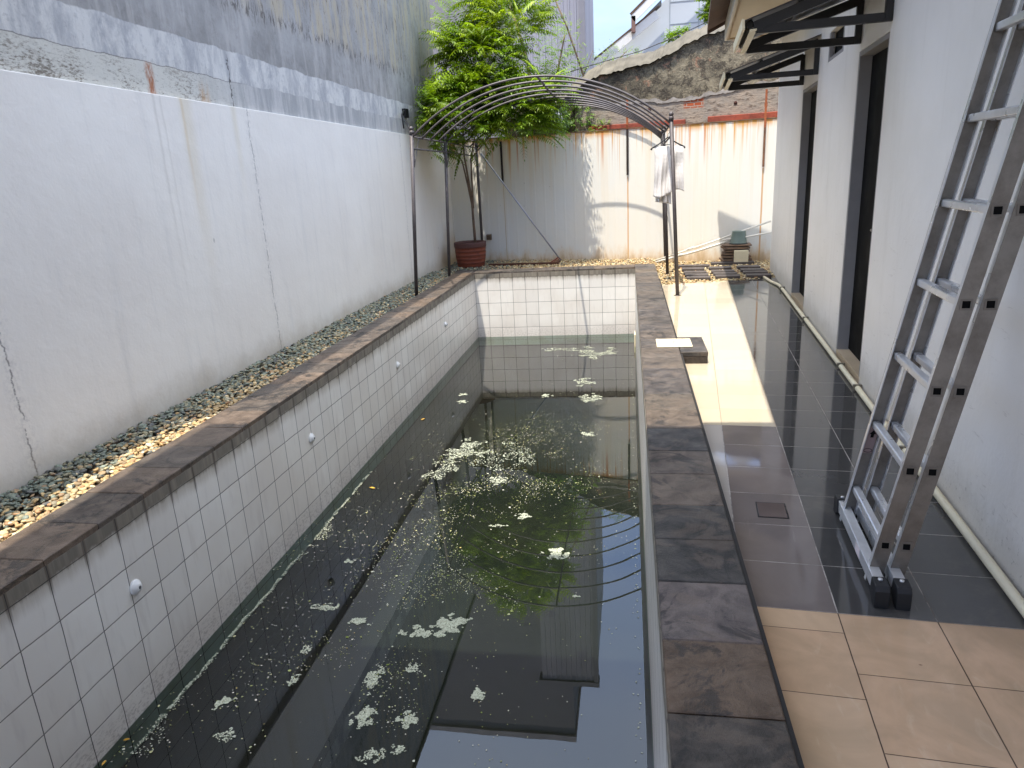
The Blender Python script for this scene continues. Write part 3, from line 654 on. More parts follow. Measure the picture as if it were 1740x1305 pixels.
t = thing('grey_block', 'tall plain mauve-grey block seen above the tree between building and cladding', 'building', (-6, 19, 0))
mb = MB(); mb.box(-4, 4.2, 0, 6, 0, 14.1); mb.build('wall', M_FARB, t)
mb = MB(); mb.box(-4.1, 4.25, -.08, 6.1, 14.1, 14.3); mb.build('parapet', M_CLAD, t)
t = thing('gable_house', 'white gabled house behind the mossy old wall', 'house', (0, 24, 0))
mb = MB(); mb.prism([(-1.2, 0), (9, 0), (9, 4.2), (3.9, 8.6), (.36, 5.60), (.36, 5.42), (-1.2, 4.3)], 1, 0, 6); mb.build('wall', M_WHITEB, t)
def rake(a, b_, w, yy, mat, name='rake_board', d=.08):
    a = Vector(a); b_ = Vector(b_); n2_ = Vector((-(b_ - a).y, (b_ - a).x)).normalized() * w
    m_ = MB(); m_.prism([tuple(a), tuple(b_), tuple(b_ + n2_), tuple(a + n2_)], 1, yy, yy + d); return m_.build(name, mat, t)
rake((-1.5, 4.05), (.95, 5.72), .24, -.35, M_TRIMW); rake((-1.45, 4.38), (.95, 6.0), .05, -.36, M_ROOFD, 'roof_edge')
rake((.22, 5.62), (3.9, 8.75), .2, -.55, M_TRIMW); rake((.12, 5.80), (3.9, 9.0), .07, -.56, M_ROOFD, 'roof_edge')
rake((7.6, 5.6), (3.9, 8.75), -.2, -.55, M_TRIMW)
m_ = MB(); m_.prism([(.30, 5.50), (1.0, 6.02), (1.0, 6.2), (.32, 5.62)], 1, -.3, -.25); m_.build('attic_window', simple('dark_attic_glass', lin(74, 78, 82), .2), t)
m_ = MB(); m_.box(.12, .24, -.55, -.25, 5.35, 5.78); m_.build('roof_return', simple('brown_return', lin(120, 92, 84), .7), t)
m_ = MB()
for zz in (4.95, 5.55, 6.15): m_.box(1.25, 4.5, -.012, -.002, zz, zz + .02)
for xx in (1.25, 2.1, 3.1): m_.box(xx, xx + .02, -.014, -.003, 4.2, 6.6)
m_.build('panel_joint', simple('grey_joint', lin(140, 150, 158), .7), t)

# ------------------------------------------------------------------ the house on the right (local frame N, D)
HT = thing('house', 'white single-storey house wall with two black doors along the terrace', 'house', (0, 0, 0), -TH)
NW = 1.17; D1a, D1b, D2a, D2b = 5.18, 6.03, 7.82, 8.78; ZT = 3.10; DE = 11.15
mb = MB()
mb.box(NW, NW + .3, -3, D1a, -.1, ZT); mb.box(NW, NW + .3, D1b, 6.64, -.1, ZT); mb.box(NW, NW + .3, 7.33, D2a, -.1, ZT); mb.box(NW, NW + .3, D2b, DE, -.1, ZT + .6)
mb.box(NW, NW + .3, D1a, D1b, 2.16, ZT); mb.box(NW, NW + .3, D2a, D2b, 2.16, ZT); mb.box(NW, NW + .3, 6.64, 7.33, -.1, 2.25); mb.box(NW, NW + .3, 6.64, 7.33, 2.49, ZT)
mb.prism([(NW + .3, -.1), (4, -.1), (4, 4.6), (NW + .3, 3.7)], 1, DE - .3, DE)
mb.build('wall', M_HWALL, HT)
for a, b_ in ((D1a, D1b), (D2a, D2b)):
    mb = MB(); e = .004
    mb.box(NW + .003, NW + .12, b_ - .03, b_ - .001, -.04, 2.125); mb.box(NW + .003, NW + .12, a + .001, a + .03, -.04, 2.125); mb.box(NW + .003, NW + .12, a + .001, b_ - .001, 2.126, 2.158)
    f = mb.build('door_frame', M_JAMB, HT)
    mb = MB(); mb.box(NW + .085, NW + .115, a + .031, b_ - .031, -.03, 2.12); d_ = mb.build('door', M_DOOR, HT)
    mb = MB(); mb.tube([(NW + .084, a + .1, .95), (NW + .04, a + .1, .95), (NW + .04, a + .2, .95)], .01, 8); mb.build('handle', simple('brass_handle', lin(90, 80, 60), .35, .8), d_)
    mb = MB(); mb.box(NW + .002, NW + .3, a + .001, b_ - .001, -.098, -.04); mb.build('threshold', simple('beige_threshold', lin(190, 170, 142), .35, var=.1, nsc=5, bump=0), HT)
mb = MB(); mb.box(NW + .002, NW + .03, 6.642, 6.70, 2.252, 2.488); mb.box(NW + .002, NW + .03, 7.27, 7.328, 2.252, 2.488); mb.box(NW + .002, NW + .03, 6.70, 7.27, 2.252, 2.28)
w_ = mb.build('vent_window', M_JAMB, HT); mb = MB(); mb.box(NW + .05, NW + .07, 6.65, 7.32, 2.255, 2.485); mb.build('pane', M_DOOR, w_)
mb = MB(); mb.box(.46, NW, -3, 11.2, 3.101, 3.115); mb.build('soffit', M_SOFFIT, HT)
mb = MB(); mb.box(.43, .459, -3, 11.23, 3.08, 3.30); mb.box(.46, 1.16, 11.202, 11.23, 3.08, 3.5); mb.build('fascia', M_FASC, HT)
mb = MB(); mb.box(.48, .496, -3, 11.17, 3.086, 3.1); mb.box(.496, 1.16, 11.15, 11.17, 3.086, 3.1); mb.build('soffit_bead', simple('tan_bead', lin(176, 152, 118), .6), HT)
mb = MB(); 
for k in range(76):   # corrugated roof sheet, seen edge on
    a = -3 + k * .2; b_ = min(a + .2, 11.44)
    if a >= 11.44: break
    mb.add([(.2, a, 3.29), (.2, min(a + .1, b_), 3.33), (.2, b_, 3.29), (2.4, a * .925, 4.17), (2.4, min(a + .1, b_) * .925, 4.21), (2.4, b_ * .925, 4.17), (.2, a, 3.26), (.2, b_, 3.26), (2.4, a * .925, 4.14), (2.4, b_ * .925, 4.14)], [(0, 1, 4, 3), (1, 2, 5, 4), (0, 6, 7, 2, 1), (6, 8, 9, 7)])
mb.build('roof', M_ROOFD, HT)
mb = MB(); mb.add([(.2, 11.442, 3.22), (2.4, 10.585, 4.08), (2.4, 10.585, 4.22), (.2, 11.442, 3.35), (.2, 11.475, 3.22), (2.4, 10.618, 4.08), (2.4, 10.618, 4.22), (.2, 11.475, 3.35)], [(0, 1, 2, 3), (7, 6, 5, 4), (0, 4, 5, 1), (3, 2, 6, 7), (0, 3, 7, 4), (1, 5, 6, 2)]); mb.build('verge_board', M_ROOFD, HT)
# unseen roof over the camera, outline and height invented to cast the near shade
t = thing('shade_roof', 'unseen flat roof, shaped to shade the near end of the pool', 'roof', (-1, 0, 2.9))
mb = MB(); mb.box(-2.17, .92, -.9, 2.6, 1.3, 1.44); mb.box(.92, 2.14, -.9, 2.92, 1.3, 1.44); mb.build('slab', M_SHADE_ROOF, t)
t_ = t
for xx in (-2.1,): 
    mb = MB(); mb.box(xx - .05, xx + .05, -.85, -.75, -3.0, 1.298); mb.build('post', M_BLACK, t)

# awnings over the doors
def awning(a, b_, label):
    t = thing('awning', label, 'awning', (HN * NW + HD * ((a + b_) / 2) + Vector((0, 0, 2.21))), -TH, 'awnings above the two doors')
    h = (b_ - a) / 2
    for s in (-h, h):
        mb = MB()
        q = .018
        mb.box(-.045, -.002, s - q, s + q, 0, .30)
        mb.box(-.78, -.046, s - q + .001, s + q - .001, 0, .05)
        p0 = Vector((-.80, s, .055)); p1 = Vector((-.02, s, .30)); d = (p1 - p0); L_ = d.length; an = math.atan2(d.z, -d.x * -1)
        Mx = Matrix.Translation(p0) @ Matrix.Rotation(-math.atan2(d.z, d.x), 4, 'Y'); mb.box(0, L_, -q - .002, q + .002, -.045, .014, M=Mx)
        mb.build('bracket', M_BLACK, t)
    mb = MB(); Mx = Matrix.Translation((-.86, 0, .062)) @ Matrix.Rotation(-math.atan2(.245, .78), 4, 'Y')
    mb.box(0, .90, -h - .05, h + .05, .006, .014, M=Mx); mb.build('canopy_sheet', M_CANO, t)
    mb = MB(); mb.box(.34, .37, -h + .02, h - .02, -.03, .003, M=Mx); mb.box(.02, .06, -h + .02, h - .02, -.035, .003, M=Mx); mb.build('crossbar', M_BLACK, t)
    mb = MB(); Mx = Matrix.Translation((-.86, 0, .062)) @ Matrix.Rotation(-.05, 4, 'Y')
    mb.box(-.012, .004, -h - .06, h + .06, -.04, .022, M=Mx); mb.build('gutter_strip', M_CREAM, t); mb = MB(); mb.box(.034, .075, -h - .06, h + .06, -.052, -.044, M=Mx); mb.build('drip_strip', M_CREAM, t)
    return t
awning(5.15, 6.0, 'black framed awning over the nearer black door, larger in view')
awning(7.82, 8.76, 'black framed awning over the farther black door, smaller in view')

# pipe along the house foot
t = thing('drain_pipe', 'cream pipe running along the foot of the house wall beside the terrace', 'pipe', (0, 0, 0), -TH)
mb = MB(); mb.tube([(1.135, 1.2, -.078), (1.135, 9.0, -.078), (1.128, 9.6, -.08), (1.07, 9.9, -.085), (.99, 10.6, -.09)], .019, 10); mb.build('pipe', M_CREAM, t)
for dd in (3.9, 5.05, 5.62, 7.4, 9.3):
    mb = MB(); mb.box(1.108, 1.162, dd - .01, dd + .01, -.1, -.054); mb.build('clip', simple('clip', lin(120, 112, 96), .6), t)

# ------------------------------------------------------------------ pergola
M_IRON = simple('dark_pergola_iron', lin(88, 82, 82), .5, .3, var=.25, nsc=25, bump=.2)
t = thing('pergola', 'dark iron arched pergola spanning the far end of the pool', 'pergola', (-1.07, 10.8, 0))
O = Vector((-1.07, 10.8, 0))
posts = [((-2.764, 9.0, -.04), (-2.64, 9.0, 2.02)), ((-2.755, 10.79, -.04), (-2.66, 10.79, 2.02)), ((-2.60, 12.74, -.06), (-2.60, 12.74, 1.99)),
         ((.600, 8.99, -.1), (.500, 8.99, 1.99)), ((.575, 10.88, -.1), (.50, 10.88, 1.95)), ((.615, 12.33, -.1), (.54, 12.33, 1.95))]
for a, b_ in posts:
    mb = MB(); a = Vector(a) - O; b_ = Vector(b_) - O
    mb.tube([a, b_], .0235, 10); mb.tube([b_ - Vector((0, 0, .03)), b_ + Vector((0, 0, .012))], .030, 10)
    mb.tube([a + Vector((0, 0, 0)), a + Vector((0, 0, .006))], .045, 4)
    po = mb.build('post', M_IRON, t)
    mb = MB(); mb.ball(tuple(b_ + Vector((0, 0, .036))), .028, 12); mb.build('finial', M_IRON, po)
BL = [Vector(posts[0][1]), Vector(posts[1][1]), Vector(posts[2][1])]; BR = [Vector(posts[3][1]), Vector(posts[4][1]), Vector(posts[5][1])]
for side in (BL, BR):
    for dz in (-.06, -.20):
        mb = MB(); mb.tube([p + Vector((0, 0, dz)) - O for p in side], .011, 6); mb.build('side_rail', M_IRON, t)
    for i in range(3):
        mb = MB(); p = side[i] - O
        for sgn in (-1, 1):
            if (i == 0 and sgn < 0) or (i == 2 and sgn > 0): continue
            mb = MB(); mb.tube([p + Vector((0, 0, -.42)), p + Vector((0, sgn * .1, -.30)), p + Vector((0, sgn * .3, -.06))], .006, 6); mb.build('brace', M_IRON, t)
            mb = MB(); mb.tube([p + Vector((0, 0, -.42)), p + Vector((0, sgn * .06, -.20))], .006, 6); mb.build('brace', M_IRON, t)
def side_pt(side, k):
    u = k / 4.0; i = min(int(u), 1); return side[i].lerp(side[i + 1], u - i)
for k in range(9):
    a = side_pt(BL, k) + Vector((0.01, 0, -.06)); b_ = side_pt(BR, k) + Vector((-.01, 0, -.06))
    pts = []; half = (b_ - a).length / 2; rise = .60; R = (half * half + rise * rise) / (2 * rise); ph = math.asin(half / R)
    for i in range(33):
        an = -ph + 2 * ph * i / 32; q = a.lerp(b_, (sin(an) * R + half) / (2 * half)); q = q + Vector((0, 0, R * cos(an) - (R - rise))); pts.append(q - O)
    mb = MB(); mb.tube(pts, .0132, 8); mb.build('rib', M_IRON, t)
mb = MB(); 
rg = []
for k in range(9):
    a = side_pt(BL, k); b_ = side_pt(BR, k); rg.append((a + b_) / 2 + Vector((0, 0, .60 - .06 + .018)) - O)
mb.tube(rg, .015, 6); mb.build('ridge_bar', M_IRON, t)

# leaning pole
t = thing('leaning_pole', 'thin pale metal pole leaning diagonally from the pergola down to the gravel', 'pole', (-1.16, 12.55, -.05))
mb = MB(); mb.tube([(0, 0, 0), (-1.33, .02, 1.88)], .013, 10); mb.build('tube', simple('galvanised_tube', lin(176, 178, 188), .4, .6), t)
mb = MB(); mb.tube([(.004, 0, -.006), (-.02, .0003, .03)], .017, 10); mb.build('end_cap', M_BLACK, t)

# hanger and towel
HX, HY, HZ = .515, 9.97, 1.83
t = thing('clothes_hanger', 'black plastic clothes hanger hooked on the right side of the pergola', 'hanger', (HX, HY, HZ))
mb = MB(); mb.tube([(-.215, 0, -.165), (-.205, 0, -.145), (-.12, 0, -.10), (-.035, 0, -.045), (0, 0, -.015), (.035, 0, -.045), (.12, 0, -.10), (.205, 0, -.145), (.215, 0, -.165)], [.014, .010, .008, .008, .008, .008, .008, .010, .014], 8)
mb.tube([(-.08, 0, -.075), (-.05, 0, -.11), (.05, 0, -.11), (.08, 0, -.075)], .005, 6); mb.build('frame', M_BLACK, t)
mb = MB(); mb.tube([(0, 0, -.015), (0, 0, .02), (.018, 0, .035), (.02, 0, .055), (.0, 0, .07), (-.018, 0, .055)], .003, 6); mb.build('hook', M_BLACK, t)
g = G('white_towel'); v = g.tc(); x, y, z = g.sep(v)
wv = g.m('MULTIPLY', g.m('ADD', g.m('SINE', g.m('MULTIPLY', x, 420)), g.m('SINE', g.m('MULTIPLY', z, 380))), .25)
b = g.mix(g.m('ADD', .5, wv), lin(214, 208, 202), lin(232, 228, 224))
g.pr(b, .95, 0, g.bump(g.m('ADD', wv, g.noise(v, 90, 3)), .7, .004), .1); M_TOWEL = g.mat
t = thing('towel', 'white waffle towel folded over the black hanger', 'towel', (HX, HY, 1.70))
mb = MB(); nx, nzv = 40, 30
def cloth(front, L_, x0, x1, yb):
    vs = []
    for j in range(nzv + 1):
        for i in range(nx + 1):
            u = i / nx; w = j / nzv
            fold = .020 * sin(u * 17 + .8 * w) * (.25 + w) + .012 * sin(u * 41 + 2 * w) * (.2 + w) + .01 * sin(w * 9 + u * 5)
            xx = x0 + (x1 - x0) * u + .012 * sin(w * 5 + u * 3) * w; yy = yb * min(1, w * 7) + fold * w ** .3
            zz = -L_ * w * (1 + (.08 * sin(u * 5.2 + .6) if front else .05 * u)); vs.append((xx, yy, zz))
    o_ = MB(); o_.add(vs, [(j * (nx + 1) + i, j * (nx + 1) + i + 1, (j + 1) * (nx + 1) + i + 1, (j + 1) * (nx + 1) + i) for j in range(nzv) for i in range(nx)], 0, True); return o_
for fr_, L_, x0, x1, yb in ((True, .60, -.17, .20, -.022), (False, .70, -.14, .04, .022)):
    o = cloth(fr_, L_, x0, x1, yb).build('front_fold' if fr_ else 'back_fold', M_TOWEL, t); sd = o.modifiers.new('thick', 'SOLIDIFY'); sd.thickness = .006

# ------------------------------------------------------------------ ladder (local frame N, D)
t = thing('ladder', 'grey aluminium two-section extension ladder leaning against the house wall', 'ladder', HN * .655 + HD * 2.8 + Vector((0, 0, -.1)), -TH)
g = G('brushed_aluminium'); v = g.tc(); nz = g.noise(g.scale(v, (40, 40, 2)), 3, 5, .7); n2 = g.noise(v, 9, 6, .7)
b = g.mix(g.sm(n2, .35, .7), lin(140, 135, 128), lin(118, 112, 105)); b = g.mix(g.m('MULTIPLY', g.sm(n2, .62, .75), .5), b, lin(78, 70, 62))
g.pr(b, g.m('ADD', .36, g.m('MULTIPLY', nz, .18)), .75, g.bump(nz, .03, .001), .5); M_ALU = g.mat
M_ALUB = simple('bright_aluminium', lin(214, 214, 214), .32, .55, var=.08, nsc=40, bump=.05)
M_COLLAR = simple('dull_collar', lin(120, 114, 106), .45, .5, bump=0)
M_RUB = simple('black_rubber', lin(26, 26, 28), .6, var=.3, nsc=40, bump=.3)
SL = .182; LT = 3.35
def LM(n0): # shear along slope
    Mx = Matrix.Identity(4); Mx[0][2] = SL; Mx[0][3] = n0; return Mx
for sec, n0 in enumerate((0.0, .070)):
    zt = LT if sec == 0 else LT - .2
    mid = -.25; hw = .25
    for s in (-1, 1):
        d0 = s * hw; mb = MB(); ins = -s * .024
        mb.box(0, 0.053, min(d0, d0 - s * .003), max(d0, d0 - s * .003), .022, zt, M=LM(n0))
        mb.box(0, .004, min(d0 - s * .003, d0 + ins), max(d0 - s * .003, d0 + ins), .022, zt, M=LM(n0), mi=1)
        mb.box(.049, .053, min(d0 - s * .003, d0 + ins), max(d0 - s * .003, d0 + ins), .022, zt, M=LM(n0), mi=1)
        mb.build('rail', [M_ALU, M_ALUB], t)
    for k in range(11):
        z = .172 + k * .2945
        if z > zt - .06: break
        cx = n0 + .027 + SL * z
        mb = MB(); mb.box(cx - .015, cx + .015, -hw + .004, hw - .004, z - .014, z + .014); r_ = mb.build('rung', M_ALUB, t, bevel=.005)
        for s in (-1, 1):
            y0_ = s * (hw + .0004); y1_ = s * (hw + .0028); mb = MB(); vs = []
            for yy in (y0_, y1_):
                for q in (.0185, .0122): vs += [(cx - q, yy, z - q), (cx + q, yy, z - q), (cx + q, yy, z + q), (cx - q, yy, z + q)]
            fs = []
            for i in range(4):
                j = (i + 1) % 4; fs += [(i, j, 4 + j, 4 + i), (8 + i, 12 + i, 12 + j, 8 + j), (i, 8 + i, 8 + j, j), (4 + i, 4 + j, 12 + j, 12 + i)]
            mb.add(vs, fs); mb.build('rung_collar', M_COLLAR, t)
            mb = MB(); mb.box(cx - .0119, cx + .0119, min(y0_, s * (hw + .0012)), max(y0_, s * (hw + .0012)), z - .0119, z + .0119); mb.build('rung_hole', M_DOOR, t)
    cx = n0 + .024
    bar = MB(); bar.box(cx - .016, cx + .022, -.335, .315, .032, .082); br_ = bar.build('stabiliser_bar', M_ALUB, t, bevel=.002)
    for s, e in ((-1, -.395), (1, .375)):
        mb = MB(); a = e - s * .068
        mb.prism([(a, .088), (e - s * .01, .084), (e, .066), (e, .0), (a + s * .03, -.0), (a - s * .012, .03)], 0, cx - .021, cx + .027); mb.build('rubber_foot', M_RUB, t, bevel=.003)
        mb = MB(); mb.tube([(cx + .003, a + s * .02, .086), (cx + .003, a + s * .02, .092)], .008, 8); mb.build('rivet', M_ALUB, t)
# stickers on the far rail and on the bar
M_STK = simple('pinkish_sticker', lin(150, 128, 124), .5, var=.1, nsc=12, bump=0)
mb = MB(); z0 = .335; mb.box(.010, .046, .2455, .2462, z0, z0 + .115, M=LM(0)); st_ = mb.build('sticker', M_STK, t)
mb = MB(); cx = .028; zc = z0 + .085
poly = [(cx - .013, zc), (cx, zc + .018), (cx + .013, zc), (cx + .006, zc), (cx + .006, zc - .015), (cx - .006, zc - .015), (cx - .006, zc)]
mb.prism([(a + SL * b_, b_) for a, b_ in poly], 1, .2445, .2452)
ring = [(cx + SL * (z0 + .012) + .016 * cos(q), z0 + .012 + .008 * sin(q)) for q in np.linspace(0, 2 * pi, 25)]
mb.tube([(a, .2448, b_) for a, b_ in ring], .0012, 4); mb.build('arrow_mark', M_DOOR, st_)
mb = MB(); mb.box(.0065, .0078, -.12, -.05, .038, .074); mb.build('label', simple('white_label', lin(226, 214, 214), .5, bump=0), t)

# ------------------------------------------------------------------ small fittings on the ground
t = thing('floor_drain', 'rectangular tile-insert drain cover set in the dark terrace tiles', 'drain cover', HN * .391 + HD * 3.137 + Vector((0, 0, -.1)), -TH)
mb = MB(); 
for a in ((-.066, .066, -.077, -.072), (-.066, .066, .072, .077), (-.066, -.061, -.072, .072), (.061, .066, -.072, .072)): mb.box(*a, -.002, .0022)
mb.build('frame', M_MORTAR, t)
mb = MB(); mb.box(-.060, .060, -.071, .071, -.003, .003); mb.build('cover', simple('brown_tile_insert', lin(96, 84, 80), .15, var=.1, nsc=8, bump=0), t)
mb = MB(); mb.tube([(.063, .03, .0022), (.063, -.03, .0022)], .003, 6); mb.build('hinge', M_BLACK, t)
t = thing('access_cover', 'cream square lid on the coping next to the raised stone box', 'lid', (.375, 5.995, 0))
mb = MB(); mb.box(-.145, .145, -.145, .145, .001, .010); l_ = mb.build('plate', M_CREAM, t, bevel=.004)
mb = MB(); mb.box(-.115, .115, -.115, .115, .010, .013); mb.build('raised_panel', M_CREAM, l_, bevel=.003)
mb = MB(); mb.tube([(0, 0, .0125), (0, 0, .0145)], .01, 12); mb.build('finger_hole', M_BLACK, l_)
t = thing('skimmer_opening', 'pale square skimmer frame in the right pool wall near the far corner', 'skimmer', (XI, 10.35, -1.0))
mb = MB(); 
for a in ((-.14, .14, .10, .13), (-.14, .14, -.13, -.10)): mb.box(-.02, -.002, a[0], a[1], a[2], a[3])
for a in ((-.14, -.11), (.11, .14)): mb.box(-.02, -.002, a[0], a[1], -.10, .10)
mb.build('frame', M_CREAM, t); mb = MB(); mb.box(-.008, -.001, -.108, .108, -.098, .098); mb.build('flap', M_CREAM, t)
M_NOZ = simple('white_abs', lin(226, 226, 224), .35, var=.05, nsc=20, bump=0)
noz_l = ['white return nozzle nearest the camera on the left pool wall', 'second white return nozzle from the camera on the left pool wall', 'third white return nozzle from the camera on the left pool wall', 'farthest white return nozzle on the left pool wall']
for k, yy in enumerate((2.73, 4.78, 6.93, 9.0)):
    t = thing('return_nozzle', noz_l[k], 'pool nozzle', (XL, yy, -.413), 0, 'return nozzles along the left pool wall')
    prof = [(.0375, .0), (.0375, .008), (.033, .014), (.026, .017), (.022, .026), (.014, .029), (.0, .029)]
    mb = MB(); mb.lathe(prof, 24); o = mb.build('flange', M_NOZ, t); o.rotation_euler = (0, radians(90), 0)
    mb = MB(); mb.lathe([(.008, .0285), (.008, .031), (0.0001, .031)], 12); o = mb.build('eyelet', simple('nozzle_eye', lin(90, 90, 92), .5, bump=0), t); o.rotation_euler = (0, radians(90), 0)

# slats of stone in the gravel
M_SLAT = simple('dark_slate_plank', lin(84, 76, 72), .8, var=.4, nsc=14, bump=.6, bd=.006)
lab = {}
cn = ['left', 'middle', 'right']; rn = ['first', 'second', 'third', 'fourth']
for c in range(3):
    for r in range(4):
        x0 = (.80, 1.20, 1.62)[c]; yy = (10.10, 10.36, 10.62, 10.98)[r] + c * .03 + .18
        t_ = MB(); t_.box(-.165, .165, -.085, .085, -.02, .02)
        o = t_.build('paving_slat', M_SLAT, loc=(x0 + .17, yy, -.075 + random.uniform(-.004, .004)), rz=-.06 + random.uniform(-.03, .03), bevel=.006)
        tag(o, f'dark stone slat in the gravel, {cn[c]} column, {rn[r]} row from the terrace', 'paving slat', 'stone slats laid in the gravel')
for k, (x0, x1, yy) in enumerate(((.75, 1.25, 11.5), (1.3, 1.95, 11.75))):
    t_ = MB(); t_.box(-(x1 - x0) / 2, (x1 - x0) / 2, -.07, .07, -.02, .03)
    o = t_.build('stone_plank', M_SLAT, loc=((x0 + x1) / 2, yy, -.08), rz=-.08 + k * .1, bevel=.006)
    tag(o, ['longer dark stone plank lying in the gravel behind the slats, left', 'longer dark stone plank lying in front of the stacked tiles'][k], 'stone plank')

# pvc pipes leaning
M_PVC = simple('white_pvc', lin(226, 220, 206), .4, var=.08, nsc=12, bump=0)
for k, (a, b_, r, lb) in enumerate((((.42, 12.25, -.06), (2.2, 11.85, .55), .014, 'thin white plastic pipe sloping up along the fence, uppermost of three'),
                                   ((.42, 12.2, -.085), (1.75, 11.95, .30), .018, 'thicker cream plastic pipe sloping beneath the thin one'),
                                   ((1.5, 12.0, .27), (2.25, 11.7, .40), .014, 'short white pipe behind the upturned bucket near the house'))):
    t = thing('plastic_pipe', lb, 'pipe', a, 0, 'loose plastic pipes against the fence'); d = Vector(b_) - Vector(a)
    mb = MB(); mb.tube([(0, 0, 0), d * .5 + Vector((0, 0, -.012)), d], r, 10); mb.build('pipe', M_PVC, t)
    mb = MB(); mb.tube([d * .30, d * .36], r * 1.25, 10); mb.build('coupling', M_PVC, t)
# stack of tiles, block, bucket
M_OLDT = simple('weathered_tile', lin(122, 100, 82), .85, var=.35, nsc=18, bump=.5, bd=.005)
for k in range(7):
    w = random.uniform(.19, .225); z0 = -.09 + k * .046
    mb = MB(); mb.box(-w, w, -.16, .16, 0, .03 if k < 6 else .022); 
    o = mb.build('loose_tile', M_OLDT, loc=(1.70 + random.uniform(-.015, .015), 11.93, z0), rz=random.uniform(-.14, .14), bevel=.004)
    for s in (-.15, .13):
        pass
    tag(o, f'{["lowest","second lowest","third","fourth","fifth","sixth","topmost"][k]} brown tile of the stack under the bucket'.replace('third brown', 'third lowest brown').replace('fourth brown', 'middle brown').replace('fifth brown', 'third highest brown').replace('sixth brown', 'second highest brown'), 'tile', 'brown tiles stacked by the fence')
for k in range(6):
    for s in (-.15, .15):
        pass
mb = MB()
o = tag((lambda m_: m_.build('cream_block', M_CREAM, loc=(1.76, 11.72, -.1), bevel=.006))(MB().box(-.115, .10, -.035, .035, 0, .225)), 'cream block standing on end in front of the tile stack', 'block')
t = thing('bucket', 'grey-green plastic bucket turned upside down on the tile stack', 'bucket', (1.735, 11.92, .212))
mb = MB(); mb.lathe([(.135, 0), (.135, .015), (.128, .02), (.105, .19), (.1, .2), (.0001, .2)], 28); mb.build('body', simple('greygreen_plastic', lin(92, 106, 96), .5, var=.08, nsc=9, bump=0), t)
mb = MB(); mb.lathe([(.137, -.006), (.142, 0), (.142, .012), (.136, .016)], 28); mb.build('rim', simple('dark_rim', lin(40, 44, 44), .5), t)
# rusty tray on the gravel
t = thing('rusty_tray', 'flat rusty metal tray lying on the gravel behind the far coping', 'tray', (-1.78, 12.12, -.035), FANG * .4)
M_TRAY = simple('rusty_brown_steel', lin(96, 62, 46), .75, .3, var=.4, nsc=16, bump=.4)
mb = MB(); mb.box(-.58, .56, -.02, .3, 0, .008); mb.build('plate', simple('gravelly_plate', lin(158, 134, 96), .9, var=.3, nsc=30), t)
mb = MB(); mb.box(-.60, .58, -.05, -.021, -.01, .035); mb.box(.561, .60, -.02, .3, -.01, .03); mb.build('frame', M_TRAY, t)
t = thing('rusty_angle', 'short rusty angle iron lying at the foot of the leaning pole', 'iron bar', (-1.22, 12.2, -.02))
mb = MB(); mb.tube([(-.1, -.12, 0), (.02, .14, .06)], .014, 4); mb.tube([(-.06, -.14, 0), (.06, .12, .05)], .008, 4); mb.build('bar', simple('red_rust', lin(120, 60, 40), .8, var=.3), t)

# overhead cable
t = thing('cable', 'thin black cable crossing in front of the white gabled house', 'cable', (-1.0, 13.6, 3.16))
mb = MB(); mb.tube([(-.5, 0, -.12), (.35, 0, .06), (1.24, 0, .235), (1.85, 0, .42), (2.6, 0, .7)], .008, 6); mb.build('wire', M_BLACK, t)

# ------------------------------------------------------------------ plants
def leafmat(name, c1, c2, tr=.45):
    g = G(name); v = g.tc(); cc = g.attr('tint'); nz = g.noise(v, 3, 4)
    b = g.mix(g.sm(nz, .3, .7), c1, c2); b = g.mix(1.0, b, cc, 'MULTIPLY')
    d = g.n('ShaderNodeBsdfPrincipled'); g.L(b, d.inputs['Base Color']); d.inputs['Roughness'].default_value = .45
    tl = g.n('ShaderNodeBsdfTranslucent'); g.L(g.mix(1.0, b, (1.25, 1.35, .55, 1), 'MULTIPLY'), tl.inputs[0])
    mx = g.n('ShaderNodeMixShader'); mx.inputs[0].default_value = tr; g.nt.links.new(d.outputs[0], mx.inputs[1]); g.nt.links.new(tl.outputs[0], mx.inputs[2]); g.nt.links.new(mx.outputs[0], g.out.inputs[0]); return g.mat
M_LEAF = leafmat('bright_pinnate_leaf', lin(146, 170, 34), lin(98, 132, 26), .42)
M_LEAF2 = leafmat('fine_green_leaf', lin(110, 142, 58), lin(132, 160, 78))
M_LEAF3 = leafmat('pale_twig_leaf', lin(120, 142, 84), lin(140, 158, 100))
M_BARK = simple('grey_brown_bark', lin(118, 98, 82), .9, var=.35, nsc=22, bump=.8, bd=.01)
